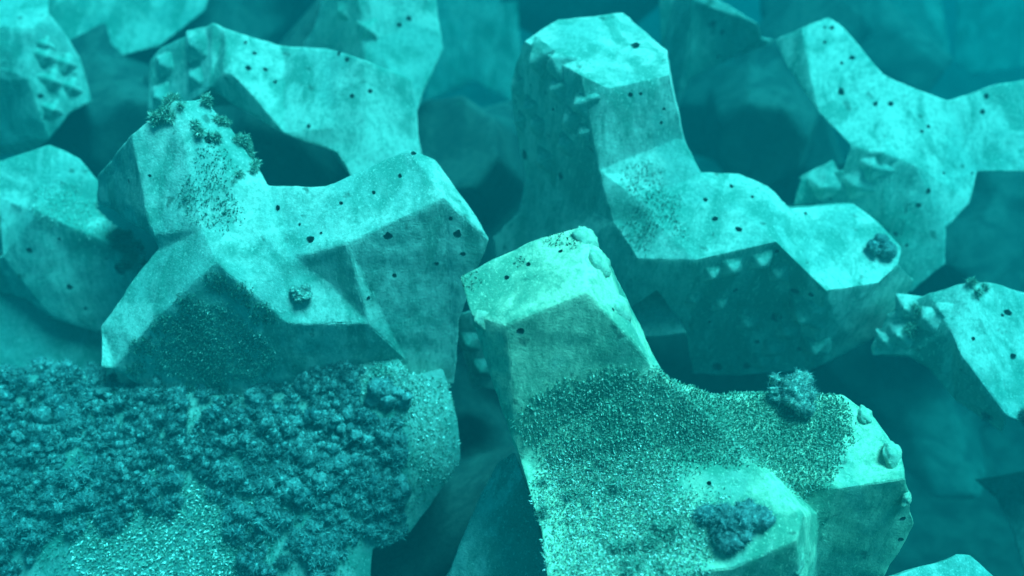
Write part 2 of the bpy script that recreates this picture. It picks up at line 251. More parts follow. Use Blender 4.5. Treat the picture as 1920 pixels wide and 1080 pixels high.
  'f': [(0, 6, 5, 4, 3, 2, 1), (0, 7, 8, 9, 10, 11, 6), (6, 11, 12, 13, 4, 5), (10, 20, 19, 11), (20, 21, 22, 23, 19), (11, 16, 15, 14, 13, 12), (11, 19, 18, 17, 16), (14, 15, 16, 17, 18, 28, 27, 26, 25, 24), (26, 27, 35, 34, 33, 32, 31, 30, 29), (35, 37, 36, 33, 34), (37, 40, 39, 38, 36), (18, 44, 43, 42, 41, 40, 37, 35, 27, 28), (19, 23, 44, 18), (3, 4, 45, 46), (2, 3, 46, 47), (1, 2, 47, 48), (0, 1, 48, 49), (7, 0, 49, 50), (8, 7, 50, 51), (9, 8, 51, 52), (10, 9, 52, 53), (20, 10, 53, 54), (21, 20, 54, 55), (22, 21, 55, 56), (23, 22, 56, 57), (44, 23, 57, 58), (43, 44, 58, 59), (42, 43, 59, 60), (41, 42, 60, 61), (40, 41, 61, 62), (39, 40, 62, 63), (38, 39, 63, 64), (36, 38, 64, 65), (33, 36, 65, 66), (32, 33, 66, 67), (31, 32, 67, 68), (30, 31, 68, 69), (29, 30, 69, 70), (26, 29, 70, 71), (25, 26, 71, 72), (24, 25, 72, 73), (14, 24, 73, 74), (13, 14, 74, 75), (4, 13, 75, 45), (46, 45, 76, 77), (47, 46, 77, 78), (48, 47, 78, 79), (49, 48, 79, 80), (50, 49, 80, 81), (51, 50, 81, 82), (52, 51, 82, 83), (53, 52, 83, 84), (54, 53, 84, 85), (55, 54, 85, 86), (56, 55, 86, 87), (57, 56, 87, 88), (58, 57, 88, 89), (59, 58, 89, 90), (60, 59, 90, 91), (61, 60, 91, 92), (62, 61, 92, 93), (63, 62, 93, 94), (64, 63, 94, 95), (65, 64, 95, 96), (66, 65, 96, 97), (67, 66, 97, 98), (68, 67, 98, 99), (69, 68, 99, 100), (70, 69, 100, 101), (71, 70, 101, 102), (72, 71, 102, 103), (73, 72, 103, 104), (74, 73, 104, 105), (75, 74, 105, 106), (45, 75, 106, 76), (77, 76, 107, 108), (78, 77, 108, 109), (79, 78, 109, 110), (80, 79, 110, 111), (81, 80, 111, 112), (82, 81, 112, 113), (83, 82, 113, 114), (84, 83, 114, 115), (85, 84, 115, 116), (86, 85, 116, 117), (87, 86, 117, 118), (88, 87, 118, 119), (89, 88, 119, 120), (90, 89, 120, 121), (91, 90, 121, 122), (92, 91, 122, 123), (93, 92, 123, 124), (94, 93, 124, 125), (95, 94, 125, 126), (96, 95, 126, 127), (97, 96, 127, 128), (98, 97, 128, 129), (99, 98, 129, 130), (100, 99, 130, 131), (101, 100, 131, 132), (102, 101, 132, 133), (103, 102, 133, 134), (104, 103, 134, 135), (105, 104, 135, 136), (106, 105, 136, 137), (76, 106, 137, 107), (108, 107, 138), (109, 108, 138), (110, 109, 138), (111, 110, 138), (112, 111, 138), (113, 112, 138), (114, 113, 138), (115, 114, 138), (116, 115, 138), (117, 116, 138), (118, 117, 138), (119, 118, 138), (120, 119, 138), (121, 120, 138), (122, 121, 138), (123, 122, 138), (124, 123, 138), (125, 124, 138), (126, 125, 138), (127, 126, 138), (128, 127, 138), (129, 128, 138), (130, 129, 138), (131, 130, 138), (132, 131, 138), (133, 132, 138), (134, 133, 138), (135, 134, 138), (136, 135, 138), (137, 136, 138), (107, 137, 138)],
  'edge': 0.1,
  'pal': 'clean',
  'label': 'upright tetrapod in the upper middle with bright flat cap and dark algae patch',
  'holes': [((1.023, 7.235, 5.971), (0.177, -0.971, 0.16), 0.021), ((1.112, 7.252, 5.973), (0.177, -0.971, 0.16), 0.017), ((1.332, 7.267, 5.823), (0.177, -0.971, 0.16), 0.017), ((1.317, 7.245, 5.707), (0.177, -0.971, 0.16), 0.017), ((1.108, 7.754, 6.229), (0.018, -0.236, 0.972), 0.044), ((0.387, 7.525, 5.711), (-0.85, -0.517, 0.103), 0.019), ((0.13, 7.828, 5.106), (-0.85, -0.517, 0.103), 0.054), ((2.483, 6.322, 4.447), (-0.188, -0.934, -0.302), 0.043), ((2.405, 6.399, 4.106), (-0.122, -0.979, -0.164), 0.053), ((1.992, 6.604, 3.428), (-0.119, -0.974, -0.191), 0.057), ((1.92, 7.077, 5.188), (0.491, -0.846, 0.21), 0.022), ((1.685, 6.925, 5.125), (0.491, -0.846, 0.21), 0.023), ((1.782, 6.723, 5.008), (-0.193, -0.365, 0.911), 0.029), ((1.973, 6.612, 4.982), (-0.112, -0.41, 0.905), 0.029), ((2.133, 6.919, 5.139), (0.252, -0.302, 0.92), 0.018), ((2.638, 6.92, 4.975), (0.428, -0.389, 0.816), 0.022), ((2.291, 6.426, 4.892), (-0.0, -0.812, 0.584), 0.021), ((1.99, 6.401, 4.402), (-0.122, -0.979, -0.164), 0.028), ((2.294, 6.479, 3.793), (-0.172, -0.962, -0.21), 0.027), ((2.606, 6.285, 4.486), (-0.188, -0.934, -0.302), 0.027), ((1.822, 6.509, 4.022), (-0.119, -0.974, -0.191), 0.022), ((2.26, 6.556, 3.469), (-0.172, -0.962, -0.21), 0.04), ((2.68, 6.419, 3.778), (-0.122, -0.979, -0.164), 0.026), ((0.655, 7.174, 5.689), (-0.776, -0.631, 0.028), 0.029), ((0.448, 7.388, 5.104), (-0.813, -0.477, 0.335), 0.033), ((0.334, 7.641, 6.094), (-0.796, -0.576, -0.187), 0.027)],
  'studs': [((0.399, 7.53, 6.16), (-0.796, -0.576, -0.187), 0.112, (0.0, 0.0, 1.0), -10, False), ((0.604, 7.246, 5.882), (-0.776, -0.631, 0.028), 0.123, (0.0, 0.0, 1.0), -10, False), ((0.2, 7.806, 5.615), (-0.836, -0.544, 0.071), 0.117, (0.0, 0.0, 1.0), -10, False), ((0.486, 7.371, 5.44), (-0.776, -0.631, 0.028), 0.125, (0.0, 0.0, 1.0), -10, False), ((0.303, 7.583, 5.171), (-0.776, -0.631, 0.028), 0.142, (0.0, 0.0, 1.0), -10, False), ((0.635, 7.195, 5.628), (-0.776, -0.631, 0.028), 0.098, (0.0, 0.0, 1.0), -10, False), ((0.251, 7.753, 6.101), (-0.796, -0.576, -0.187), 0.135, (0.0, 0.0, 1.0), -10, False), ((0.076, 8.013, 5.742), (-0.835, -0.546, 0.068), 0.129, (0.0, 0.0, 1.0), -10, False), ((0.428, 7.497, 5.926), (-0.836, -0.544, 0.071), 0.14, (0.0, 0.0, 1.0), -10, False), ((0.251, 7.703, 5.472), (-0.85, -0.517, 0.103), 0.126, (0.0, 0.0, 1.0), -10, False), ((0.532, 7.326, 5.696), (-0.776, -0.631, 0.028), 0.131, (0.0, 0.0, 1.0), -10, False), ((0.103, 7.931, 5.423), (-0.836, -0.544, 0.071), 0.113, (0.0, 0.0, 1.0), -10, False), ((1.745, 6.393, 4.637), (-0.172, -0.962, -0.21), 0.108, (0.0, 0.0, 1.0), 0, False), ((2.317, 6.313, 4.58), (-0.188, -0.934, -0.302), 0.122, (0.0, 0.0, 1.0), 10, False), ((1.88, 6.455, 4.245), (-0.172, -0.962, -0.21), 0.099, (0.0, 0.0, 1.0), 0, False), ((1.628, 6.469, 4.353), (-0.197, -0.96, -0.198), 0.09, (0.0, 0.0, 1.0), 0, False), ((2.54, 6.403, 3.98), (-0.122, -0.979, -0.164), 0.133, (0.0, 0.0, 1.0), 0, False), ((2.387, 6.511, 3.573), (-0.172, -0.962, -0.21), 0.119, (0.0, 0.0, 1.0), 0, False), ((2.803, 6.389, 3.866), (-0.122, -0.979, -0.164), 0.127, (0.0, 0.0, 1.0), 10, False), ((1.895, 6.364, 4.685), (-0.188, -0.934, -0.302), 0.129, (0.0, 0.0, 1.0), 0, False), ((2.137, 6.313, 4.692), (-0.188, -0.934, -0.302), 0.132, (0.0, 0.0, 1.0), 0, False), ((2.617, 6.345, 4.267), (-0.122, -0.979, -0.164), 0.18, (0.0, 0.0, 1.0), 0, False), ((2.159, 6.459, 3.998), (-0.172, -0.962, -0.21), 0.132, (0.0, 0.0, 1.0), 0, False), ((2.448, 6.463, 3.743), (-0.172, -0.962, -0.21), 0.117, (0.0, 0.0, 1.0), 0, False)],
 },
 'D': {
  'o': (-2.346, 8.806, 4.53),
  'v': [(-3.732, 8.827, 5.671), (-3.567, 8.813, 5.822), (-2.935, 8.622, 6.144), (-2.838, 8.626, 6.084), (-2.803, 8.279, 5.775), (-2.991, 8.333, 5.578), (-3.326, 8.423, 5.347), (-3.787, 8.598, 5.182), (-2.71, 8.231, 5.762), (-2.531, 8.117, 5.618), (-2.22, 7.95, 5.28), (-2.681, 8.234, 5.395), (-2.279, 8.581, 5.922), (-1.789, 8.448, 5.943), (-1.713, 7.892, 5.358), (-1.692, 7.801, 5.136), (-1.558, 7.624, 4.98), (-1.408, 8.203, 5.922), (-1.401, 7.857, 5.346), (-0.991, 8.27, 5.692), (-0.932, 8.169, 5.485), (-0.904, 7.976, 5.148), (-0.845, 7.833, 4.87), (-1.345, 7.611, 4.871), (-3.838, 9.178, 5.526), (-3.887, 8.935, 5.038), (-3.436, 8.787, 5.192), (-3.107, 8.723, 5.414), (-2.791, 8.619, 5.23), (-2.329, 8.352, 5.103), (-1.792, 8.205, 4.954), (-1.657, 8.032, 4.791), (-1.438, 8.012, 4.683), (-0.927, 8.215, 4.695), (-0.988, 8.366, 4.975), (-1.016, 8.567, 5.316), (-1.076, 8.674, 5.524), (-1.505, 8.631, 5.749), (-1.889, 8.856, 5.78), (-2.383, 8.974, 5.764), (-2.953, 9.028, 5.926), (-3.054, 9.029, 5.985), (-3.677, 9.177, 5.675), (-3.835, 9.559, 5.333), (-3.877, 9.329, 4.884), (-3.468, 9.208, 5.019), (-3.169, 9.164, 5.22), (-2.874, 9.065, 5.049), (-2.447, 8.828, 4.924), (-1.946, 8.693, 4.783), (-1.82, 8.536, 4.628), (-1.615, 8.513, 4.53), (-1.138, 8.69, 4.549), (-1.194, 8.834, 4.808), (-1.22, 9.024, 5.125), (-1.276, 9.127, 5.319), (-1.678, 9.102, 5.524), (-2.035, 9.296, 5.558), (-2.495, 9.397, 5.546), (-3.027, 9.451, 5.696), (-3.123, 9.456, 5.75), (-3.689, 9.566, 5.468), (-3.515, 9.749, 5.143), (-3.547, 9.594, 4.817), (-3.249, 9.48, 4.925), (-3.029, 9.425, 5.079), (-2.818, 9.357, 4.955), (-2.506, 9.168, 4.873), (-2.144, 9.066, 4.773), (-2.051, 8.946, 4.664), (-1.905, 8.936, 4.591), (-1.569, 9.084, 4.597), (-1.607, 9.183, 4.785), (-1.625, 9.316, 5.014), (-1.664, 9.386, 5.156), (-1.947, 9.347, 5.312), (-2.211, 9.508, 5.328), (-2.545, 9.594, 5.313), (-2.926, 9.627, 5.423), (-2.994, 9.626, 5.464), (-3.409, 9.742, 5.245), (-2.49, 9.407, 5.01)],
  'f': [(0, 7, 6, 5, 4, 3, 2, 1), (3, 4, 8, 9, 10, 14, 13, 12), (4, 5, 11, 10, 9, 8), (13, 14, 10, 15, 16, 18, 17), (17, 18, 16, 23, 22, 21, 20, 19), (7, 0, 24, 25), (6, 7, 25, 26), (5, 6, 26, 27), (11, 5, 27, 28), (10, 11, 28, 29), (15, 10, 29, 30), (16, 15, 30, 31), (23, 16, 31, 32), (22, 23, 32, 33), (21, 22, 33, 34), (20, 21, 34, 35), (19, 20, 35, 36), (17, 19, 36, 37), (13, 17, 37, 38), (12, 13, 38, 39), (3, 12, 39, 40), (2, 3, 40, 41), (1, 2, 41, 42), (0, 1, 42, 24), (25, 24, 43, 44), (26, 25, 44, 45), (27, 26, 45, 46), (28, 27, 46, 47), (29, 28, 47, 48), (30, 29, 48, 49), (31, 30, 49, 50), (32, 31, 50, 51), (33, 32, 51, 52), (34, 33, 52, 53), (35, 34, 53, 54), (36, 35, 54, 55), (37, 36, 55, 56), (38, 37, 56, 57), (39, 38, 57, 58), (40, 39, 58, 59), (41, 40, 59, 60), (42, 41, 60, 61), (24, 42, 61, 43), (44, 43, 62, 63), (45, 44, 63, 64), (46, 45, 64, 65), (47, 46, 65, 66), (48, 47, 66, 67), (49, 48, 67, 68), (50, 49, 68, 69), (51, 50, 69, 70), (52, 51, 70, 71), (53, 52, 71, 72), (54, 53, 72, 73), (55, 54, 73, 74), (56, 55, 74, 75), (57, 56, 75, 76), (58, 57, 76, 77), (59, 58, 77, 78), (60, 59, 78, 79), (61, 60, 79, 80), (43, 61, 80, 62), (63, 62, 81), (64, 63, 81), (65, 64, 81), (66, 65, 81), (67, 66, 81), (68, 67, 81), (69, 68, 81), (70, 69, 81), (71, 70, 81), (72, 71, 81), (73, 72, 81), (74, 73, 81), (75, 74, 81), (76, 75, 81), (77, 76, 81), (78, 77, 81), (79, 78, 81), (80, 79, 81), (62, 80, 81)],
  'edge': 0.1,
  'pal': 'clean',
  'label': 'tetrapod with a studded left end and a bright pitted top leg at upper left',
  'holes': [((-2.623, 8.546, 5.967), (0.163, -0.647, 0.745), 0.019), ((-2.534, 8.47, 5.882), (0.163, -0.647, 0.745), 0.021), ((-2.571, 8.323, 5.796), (0.216, -0.615, 0.759), 0.03), ((-2.414, 8.346, 5.771), (0.216, -0.615, 0.759), 0.026), ((-2.323, 8.29, 5.667), (0.379, -0.642, 0.666), 0.019), ((-3.249, 8.57, 5.746), (-0.535, -0.792, 0.295), 0.033), ((-2.667, 8.207, 5.706), (-0.531, -0.846, -0.047), 0.016), ((-1.967, 7.949, 5.348), (-0.185, -0.71, 0.68), 0.023), ((-1.358, 8.068, 5.66), (0.39, -0.787, 0.478), 0.023), ((-1.538, 8.044, 5.621), (0.193, -0.9, 0.391), 0.025), ((-1.685, 8.369, 5.924), (-0.41, -0.687, 0.599), 0.024), ((-1.598, 8.288, 5.89), (-0.41, -0.687, 0.599), 0.026)],
  'studs': [((-3.137, 8.628, 5.905), (-0.4, -0.631, 0.664), 0.167, (0.0, 0.0, 1.0), 20, False), ((-3.536, 8.721, 5.683), (-0.451, -0.788, 0.419), 0.134, (0.0, 0.0, 1.0), 20, False), ((-3.174, 8.477, 5.637), (-0.482, -0.781, 0.398), 0.124, (0.0, 0.0, 1.0), 20, False), ((-3.609, 8.605, 5.385), (-0.451, -0.788, 0.419), 0.142, (0.0, 0.0, 1.0), 20, False)],
 },
 'I': {
  'o': (-1.555, 10.292, 4.645),
  'v': [(-1.818, 9.92, 6.7), (-1.48, 9.94, 6.695), (-0.893, 10.257, 6.621), (-0.813, 9.735, 5.817), (-0.754, 9.542, 5.541), (-0.939, 9.274, 5.229), (-1.082, 9.01, 4.905), (-1.583, 9.131, 5.04), (-1.632, 9.56, 5.874), (-1.523, 9.477, 5.743), (-2.51, 10.15, 5.302), (-2.257, 10.026, 5.629), (-1.953, 9.68, 5.128), (-1.648, 9.546, 4.888), (-1.141, 9.426, 4.75), (-0.996, 9.69, 5.08), (-0.808, 9.956, 5.398), (-0.868, 10.151, 5.677), (-0.949, 10.684, 6.49), (-1.549, 10.406, 6.555), (-1.894, 10.389, 6.559), (-2.318, 10.399, 5.503), (-2.563, 10.488, 5.186), (-2.012, 10.051, 4.998), (-1.71, 10.062, 4.774), (-1.239, 9.952, 4.645), (-1.104, 10.195, 4.952), (-0.93, 10.439, 5.249), (-0.985, 10.62, 5.508), (-1.06, 11.117, 6.262), (-1.622, 10.886, 6.319), (-1.944, 10.871, 6.323), (-2.323, 10.824, 5.355), (-2.542, 10.886, 5.071), (-2.041, 10.502, 4.889), (-1.717, 10.491, 4.855), (-1.379, 10.409, 4.763), (-1.282, 10.587, 4.982), (-1.158, 10.767, 5.194), (-1.198, 10.897, 5.379), (-1.251, 11.25, 5.922), (-1.649, 11.049, 5.977), (-1.88, 11.036, 5.98), (-2.162, 11.085, 5.255), (-2.322, 11.164, 5.041), (-1.96, 10.855, 4.923), (-1.635, 10.912, 5.287)],
  'f': [(1, 8, 9, 7, 6, 5, 4, 3, 2), (0, 11, 10, 12, 7, 9, 8, 1), (6, 7, 13, 14), (5, 6, 14, 15), (4, 5, 15, 16), (3, 4, 16, 17), (2, 3, 17, 18), (1, 2, 18, 19), (0, 1, 19, 20), (11, 0, 20, 21), (10, 11, 21, 22), (12, 10, 22, 23), (7, 12, 23, 13), (14, 13, 24, 25), (15, 14, 25, 26), (16, 15, 26, 27), (17, 16, 27, 28), (18, 17, 28, 29), (19, 18, 29, 30), (20, 19, 30, 31), (21, 20, 31, 32), (22, 21, 32, 33), (23, 22, 33, 34), (13, 23, 34, 24), (25, 24, 35, 36), (26, 25, 36, 37), (27, 26, 37, 38), (28, 27, 38, 39), (29, 28, 39, 40), (30, 29, 40, 41), (31, 30, 41, 42), (32, 31, 42, 43), (33, 32, 43, 44), (34, 33, 44, 45), (24, 34, 45, 35), (36, 35, 46), (37, 36, 46), (38, 37, 46), (39, 38, 46), (40, 39, 46), (41, 40, 46), (42, 41, 46), (43, 42, 46), (44, 43, 46), (45, 44, 46), (35, 45, 46)],
  'edge': 0.1,
  'pal': 'clean',
  'label': 'hazy tetrapod leg rising to the top edge behind the pitted upper-left tetrapod',
  'holes': [((-1.126, 9.683, 5.822), (-0.037, -0.807, 0.59), 0.032), ((-1.232, 9.641, 5.759), (-0.037, -0.807, 0.59), 0.03), ((-1.499, 9.462, 5.672), (0.497, -0.795, 0.348), 0.02)],
  'studs': [((-1.565, 9.507, 5.774), (-0.529, -0.843, 0.092), 0.12, (0.0, 0.0, 1.0), 10, False), ((-1.809, 9.849, 5.869), (-0.479, -0.831, 0.283), 0.125, (0.0, 0.0, 1.0), 10, False)],
 },
 'E': {
  'o': (-2.121, 6.551, 3.339),
  'v': [(-2.67, 6.571, 6.195), (-3.015, 6.449, 5.969), (-3.592, 6.845, 5.391), (-3.651, 6.838, 5.141), (-2.862, 6.037, 5.292), (-2.915, 6.14, 5.487), (-2.181, 6.183, 5.669), (-2.094, 5.99, 5.458), (-2.407, 5.914, 5.416), (-2.49, 6.72, 6.15), (-2.269, 6.594, 5.957), (-2.007, 6.345, 5.678), (-1.944, 6.251, 5.618), (-1.473, 6.193, 5.64), (-1.335, 6.055, 5.55), (-1.274, 5.801, 5.365), (-1.701, 5.79, 5.239), (-1.017, 6.354, 5.792), (-0.812, 6.389, 5.863), (-0.529, 6.036, 5.627), (-0.618, 6.438, 5.759), (-0.364, 6.22, 5.456), (-0.187, 6.031, 5.261), (-0.328, 5.974, 4.87), (-0.438, 5.935, 4.517), (-0.505, 5.888, 3.85), (-0.835, 5.841, 3.89), (-1.44, 5.79, 4.987), (-1.155, 5.704, 4.653), (-0.937, 5.822, 4.252), (-1.743, 5.493, 4.814), (-2.266, 5.665, 5.272), (-2.827, 6.02, 5.177), (-3.044, 5.923, 4.958), (-3.336, 5.738, 4.601), (-3.309, 5.489, 4.38), (-3.243, 5.529, 4.324), (-2.96, 5.579, 4.637), (-2.586, 5.616, 4.987), (-1.996, 5.57, 5.045), (-1.803, 5.522, 4.497), (-2.171, 5.522, 4.041), (-2.652, 5.544, 3.773), (-3.041, 5.585, 4.008), (-1.231, 5.793, 4.053), (-1.478, 5.764, 3.836), (-3.183, 6.866, 5.739), (-3.728, 7.182, 5.188), (-3.779, 7.159, 4.943), (-3.021, 6.433, 5.042), (-2.982, 6.408, 4.928), (-3.202, 6.302, 4.706), (-3.499, 6.104, 4.342), (-3.477, 5.857, 4.107), (-3.405, 5.89, 4.056), (-3.182, 5.923, 3.755), (-2.777, 5.87, 3.524), (-2.293, 5.866, 3.781), (-1.573, 6.08, 3.603), (-1.323, 6.12, 3.815), (-0.917, 6.155, 3.662), (-0.581, 6.196, 3.626), (-0.513, 6.282, 4.275), (-0.4, 6.343, 4.623), (-0.255, 6.425, 5.011), (-0.438, 6.614, 5.216), (-0.7, 6.838, 5.53), (-0.902, 6.802, 5.63), (-1.113, 6.764, 5.558), (-1.587, 6.604, 5.397), (-2.073, 6.655, 5.379), (-2.136, 6.747, 5.444), (-2.404, 6.998, 5.734), (-2.633, 7.129, 5.933), (-2.827, 6.997, 5.971), (-3.273, 7.291, 5.403), (-3.752, 7.533, 4.905), (-3.792, 7.5, 4.681), (-3.117, 6.875, 4.743), (-3.077, 6.847, 4.637), (-3.284, 6.743, 4.429), (-3.562, 6.552, 4.088), (-3.546, 6.323, 3.861), (-3.474, 6.351, 3.817), (-3.252, 6.367, 3.548), (-2.867, 6.312, 3.339), (-2.417, 6.318, 3.568), (-1.735, 6.5, 3.422), (-1.502, 6.544, 3.614), (-1.121, 6.569, 3.479), (-0.807, 6.604, 3.45), (-0.74, 6.706, 4.038), (-0.632, 6.775, 4.356), (-0.492, 6.866, 4.714), (-0.666, 7.042, 4.911), (-0.914, 7.254, 5.208), (-1.105, 7.229, 5.3), (-1.306, 7.192, 5.232), (-1.757, 7.044, 5.077), (-2.217, 7.087, 5.062), (-2.276, 7.17, 5.126), (-2.529, 7.404, 5.403), (-2.746, 7.529, 5.591), (-2.937, 7.419, 5.623), (-3.069, 7.425, 5.004), (-3.428, 7.66, 4.598), (-3.46, 7.65, 4.427), (-2.957, 7.127, 4.521), (-2.929, 7.111, 4.441), (-3.08, 7.04, 4.287), (-3.282, 6.907, 4.037), (-3.269, 6.733, 3.876), (-3.218, 6.76, 3.841), (-3.062, 6.795, 3.634), (-2.787, 6.766, 3.477), (-2.456, 6.752, 3.652), (-1.975, 6.917, 3.529), (-1.803, 6.938, 3.673), (-1.534, 6.97, 3.568), (-1.311, 7.001, 3.544), (-1.246, 7.039, 3.988), (-1.159, 7.072, 4.229), (-1.05, 7.122, 4.5), (-1.178, 7.253, 4.639), (-1.358, 7.408, 4.855), (-1.493, 7.381, 4.929), (-1.64, 7.355, 4.878), (-1.966, 7.243, 4.769), (-2.302, 7.28, 4.754), (-2.346, 7.344, 4.797), (-2.531, 7.518, 4.995), (-2.688, 7.608, 5.133), (-2.824, 7.514, 5.167), (-2.323, 7.16, 4.345)],
  'f': [(1, 2, 3, 4, 5), (0, 1, 5, 4, 8, 7, 6), (0, 6, 12, 11, 10, 9), (6, 7, 16, 15, 14, 13, 12), (13, 14, 15, 19, 18, 17), (18, 19, 22, 21, 20), (16, 27, 28, 29, 26, 25, 24, 23, 22, 19, 15), (7, 8, 31, 39, 30, 28, 27, 16), (8, 32, 33, 34, 35, 36, 37, 38, 31), (31, 38, 37, 36, 43, 42, 41, 40, 30, 39), (30, 40, 41, 45, 44, 29, 28), (29, 44, 26), (4, 32, 8), (2, 1, 46, 47), (3, 2, 47, 48), (4, 3, 48, 49), (32, 4, 49, 50), (33, 32, 50, 51), (34, 33, 51, 52), (35, 34, 52, 53), (36, 35, 53, 54), (43, 36, 54, 55), (42, 43, 55, 56), (41, 42, 56, 57), (45, 41, 57, 58), (44, 45, 58, 59), (26, 44, 59, 60), (25, 26, 60, 61), (24, 25, 61, 62), (23, 24, 62, 63), (22, 23, 63, 64), (21, 22, 64, 65), (20, 21, 65, 66), (18, 20, 66, 67), (17, 18, 67, 68), (13, 17, 68, 69), (12, 13, 69, 70), (11, 12, 70, 71), (10, 11, 71, 72), (9, 10, 72, 73), (0, 9, 73, 74), (1, 0, 74, 46), (47, 46, 75, 76), (48, 47, 76, 77), (49, 48, 77, 78), (50, 49, 78, 79), (51, 50, 79, 80), (52, 51, 80, 81), (53, 52, 81, 82), (54, 53, 82, 83), (55, 54, 83, 84), (56, 55, 84, 85), (57, 56, 85, 86), (58, 57, 86, 87), (59, 58, 87, 88), (60, 59, 88, 89), (61, 60, 89, 90), (62, 61, 90, 91), (63, 62, 91, 92), (64, 63, 92, 93), (65, 64, 93, 94), (66, 65, 94, 95), (67, 66, 95, 96), (68, 67, 96, 97), (69, 68, 97, 98), (70, 69, 98, 99), (71, 70, 99, 100), (72, 71, 100, 101), (73, 72, 101, 102), (74, 73, 102, 103), (46, 74, 103, 75), (76, 75, 104, 105), (77, 76, 105, 106), (78, 77, 106, 107), (79, 78, 107, 108), (80, 79, 108, 109), (81, 80, 109, 110), (82, 81, 110, 111), (83, 82, 111, 112), (84, 83, 112, 113), (85, 84, 113, 114), (86, 85, 114, 115), (87, 86, 115, 116), (88, 87, 116, 117), (89, 88, 117, 118), (90, 89, 118, 119), (91, 90, 119, 120), (92, 91, 120, 121), (93, 92, 121, 122), (94, 93, 122, 123), (95, 94, 123, 124), (96, 95, 124, 125), (97, 96, 125, 126), (98, 97, 126, 127), (99, 98, 127, 128), (100, 99, 128, 129), (101, 100, 129, 130), (102, 101, 130, 131), (103, 102, 131, 132), (75, 103, 132, 104), (105, 104, 133), (106, 105, 133), (107, 106, 133), (108, 107, 133), (109, 108, 133), (110, 109, 133), (111, 110, 133), (112, 111, 133), (113, 112, 133), (114, 113, 133), (115, 114, 133), (116, 115, 133), (117, 116, 133), (118, 117, 133), (119, 118, 133), (120, 119, 133), (121, 120, 133), (122, 121, 133), (123, 122, 133), (124, 123, 133), (125, 124, 133), (126, 125, 133), (127, 126, 133), (128, 127, 133), (129, 128, 133), (130, 129, 133), (131, 130, 133), (132, 131, 133), (104, 132, 133)],
  'edge': 0.075,
  'pal': 'clean',
  'label': 'three-legged tetrapod left of centre with a dark algae-covered blunt front end',
  'holes': [((-2.4, 6.42, 5.937), (0.514, -0.389, 0.764), 0.035), ((-0.782, 6.374, 5.843), (0.497, -0.171, 0.851), 0.023), ((-0.966, 5.876, 5.376), (0.222, -0.95, 0.219), 0.036), ((-0.43, 5.989, 5.322), (0.222, -0.95, 0.219), 0.038), ((-0.393, 5.978, 5.138), (0.213, -0.975, 0.067), 0.024), ((-1.337, 6.073, 5.563), (-0.062, -0.587, 0.807), 0.016), ((-1.577, 5.874, 5.353), (-0.19, -0.681, 0.707), 0.034), ((-1.493, 5.896, 5.398), (-0.19, -0.681, 0.707), 0.014), ((-0.882, 6.225, 5.717), (-0.103, -0.578, 0.81), 0.018), ((-0.481, 6.008, 5.457), (0.222, -0.95, 0.219), 0.017), ((-1.67, 5.976, 5.427), (-0.19, -0.681, 0.707), 0.013), ((-1.854, 6.102, 5.499), (-0.19, -0.681, 0.707), 0.023), ((-1.088, 6.133, 5.625), (-0.103, -0.578, 0.81), 0.019), ((-0.938, 5.854, 5.005), (0.206, -0.977, 0.049), 0.021), ((-1.154, 5.772, 4.854), (0.737, -0.642, 0.211), 0.022), ((-0.599, 5.928, 5.058), (0.213, -0.975, 0.067), 0.02), ((-3.122, 6.405, 5.574), (-0.713, -0.648, 0.268), 0.021), ((-2.874, 6.266, 5.696), (-0.081, -0.847, 0.526), 0.013)],
  'studs': [],
 },
 'F': {
  'o': (-4.854, 7.892, 3.011),
  'v': [(-4.569, 7.548, 4.893), (-4.485, 7.292, 4.77), (-3.913, 7.204, 4.515), (-3.57, 7.104, 4.295), (-3.501, 7.145, 4.384), (-4.047, 7.509, 4.68), (-4.22, 7.592, 4.811), (-3.7, 7.149, 3.994), (-3.957, 7.073, 3.386), (-4.586, 7.09, 3.665), (-4.856, 7.192, 3.834), (-6.276, 7.8, 3.746), (-4.948, 7.236, 4.313), (-4.933, 7.398, 4.667), (-4.817, 7.473, 4.783), (-4.526, 7.911, 5.179), (-4.227, 7.834, 5.057), (-4.013, 7.683, 4.861), (-5.656, 7.497, 4.932), (-5.623, 7.278, 4.708), (-3.781, 7.473, 4.059), (-3.712, 7.517, 4.149), (-4.261, 7.872, 4.46), (-4.224, 8.045, 4.647), (-4.44, 8.196, 4.846), (-4.745, 8.276, 4.971), (-5.913, 7.879, 4.707), (-5.884, 7.662, 4.473), (-5.169, 7.769, 4.441), (-5.178, 7.596, 4.085), (-6.454, 8.079, 3.57), (-5.066, 7.524, 3.618), (-4.792, 7.419, 3.447), (-4.146, 7.387, 3.177), (-3.902, 7.495, 3.77), (-4.101, 7.906, 3.807), (-4.037, 7.948, 3.89), (-4.546, 8.271, 4.186), (-4.51, 8.43, 4.362), (-4.712, 8.57, 4.549), (-4.996, 8.645, 4.665), (-6.1, 8.29, 4.411), (-6.076, 8.09, 4.191), (-5.398, 8.181, 4.165), (-5.403, 8.014, 3.836), (-6.543, 8.413, 3.393), (-5.287, 7.932, 3.412), (-5.032, 7.834, 3.254), (-4.427, 7.796, 3.011), (-4.208, 7.913, 3.547), (-4.502, 8.207, 3.692), (-4.454, 8.236, 3.753), (-4.83, 8.481, 3.958), (-4.807, 8.599, 4.082), (-4.953, 8.701, 4.216), (-5.157, 8.755, 4.3), (-5.94, 8.479, 4.131), (-5.92, 8.33, 3.975), (-5.439, 8.408, 3.949), (-5.446, 8.295, 3.707), (-6.308, 8.663, 3.34), (-5.377, 8.26, 3.388), (-5.194, 8.191, 3.273), (-4.771, 8.18, 3.091), (-4.593, 8.233, 3.492), (-5.194, 8.427, 3.744)],
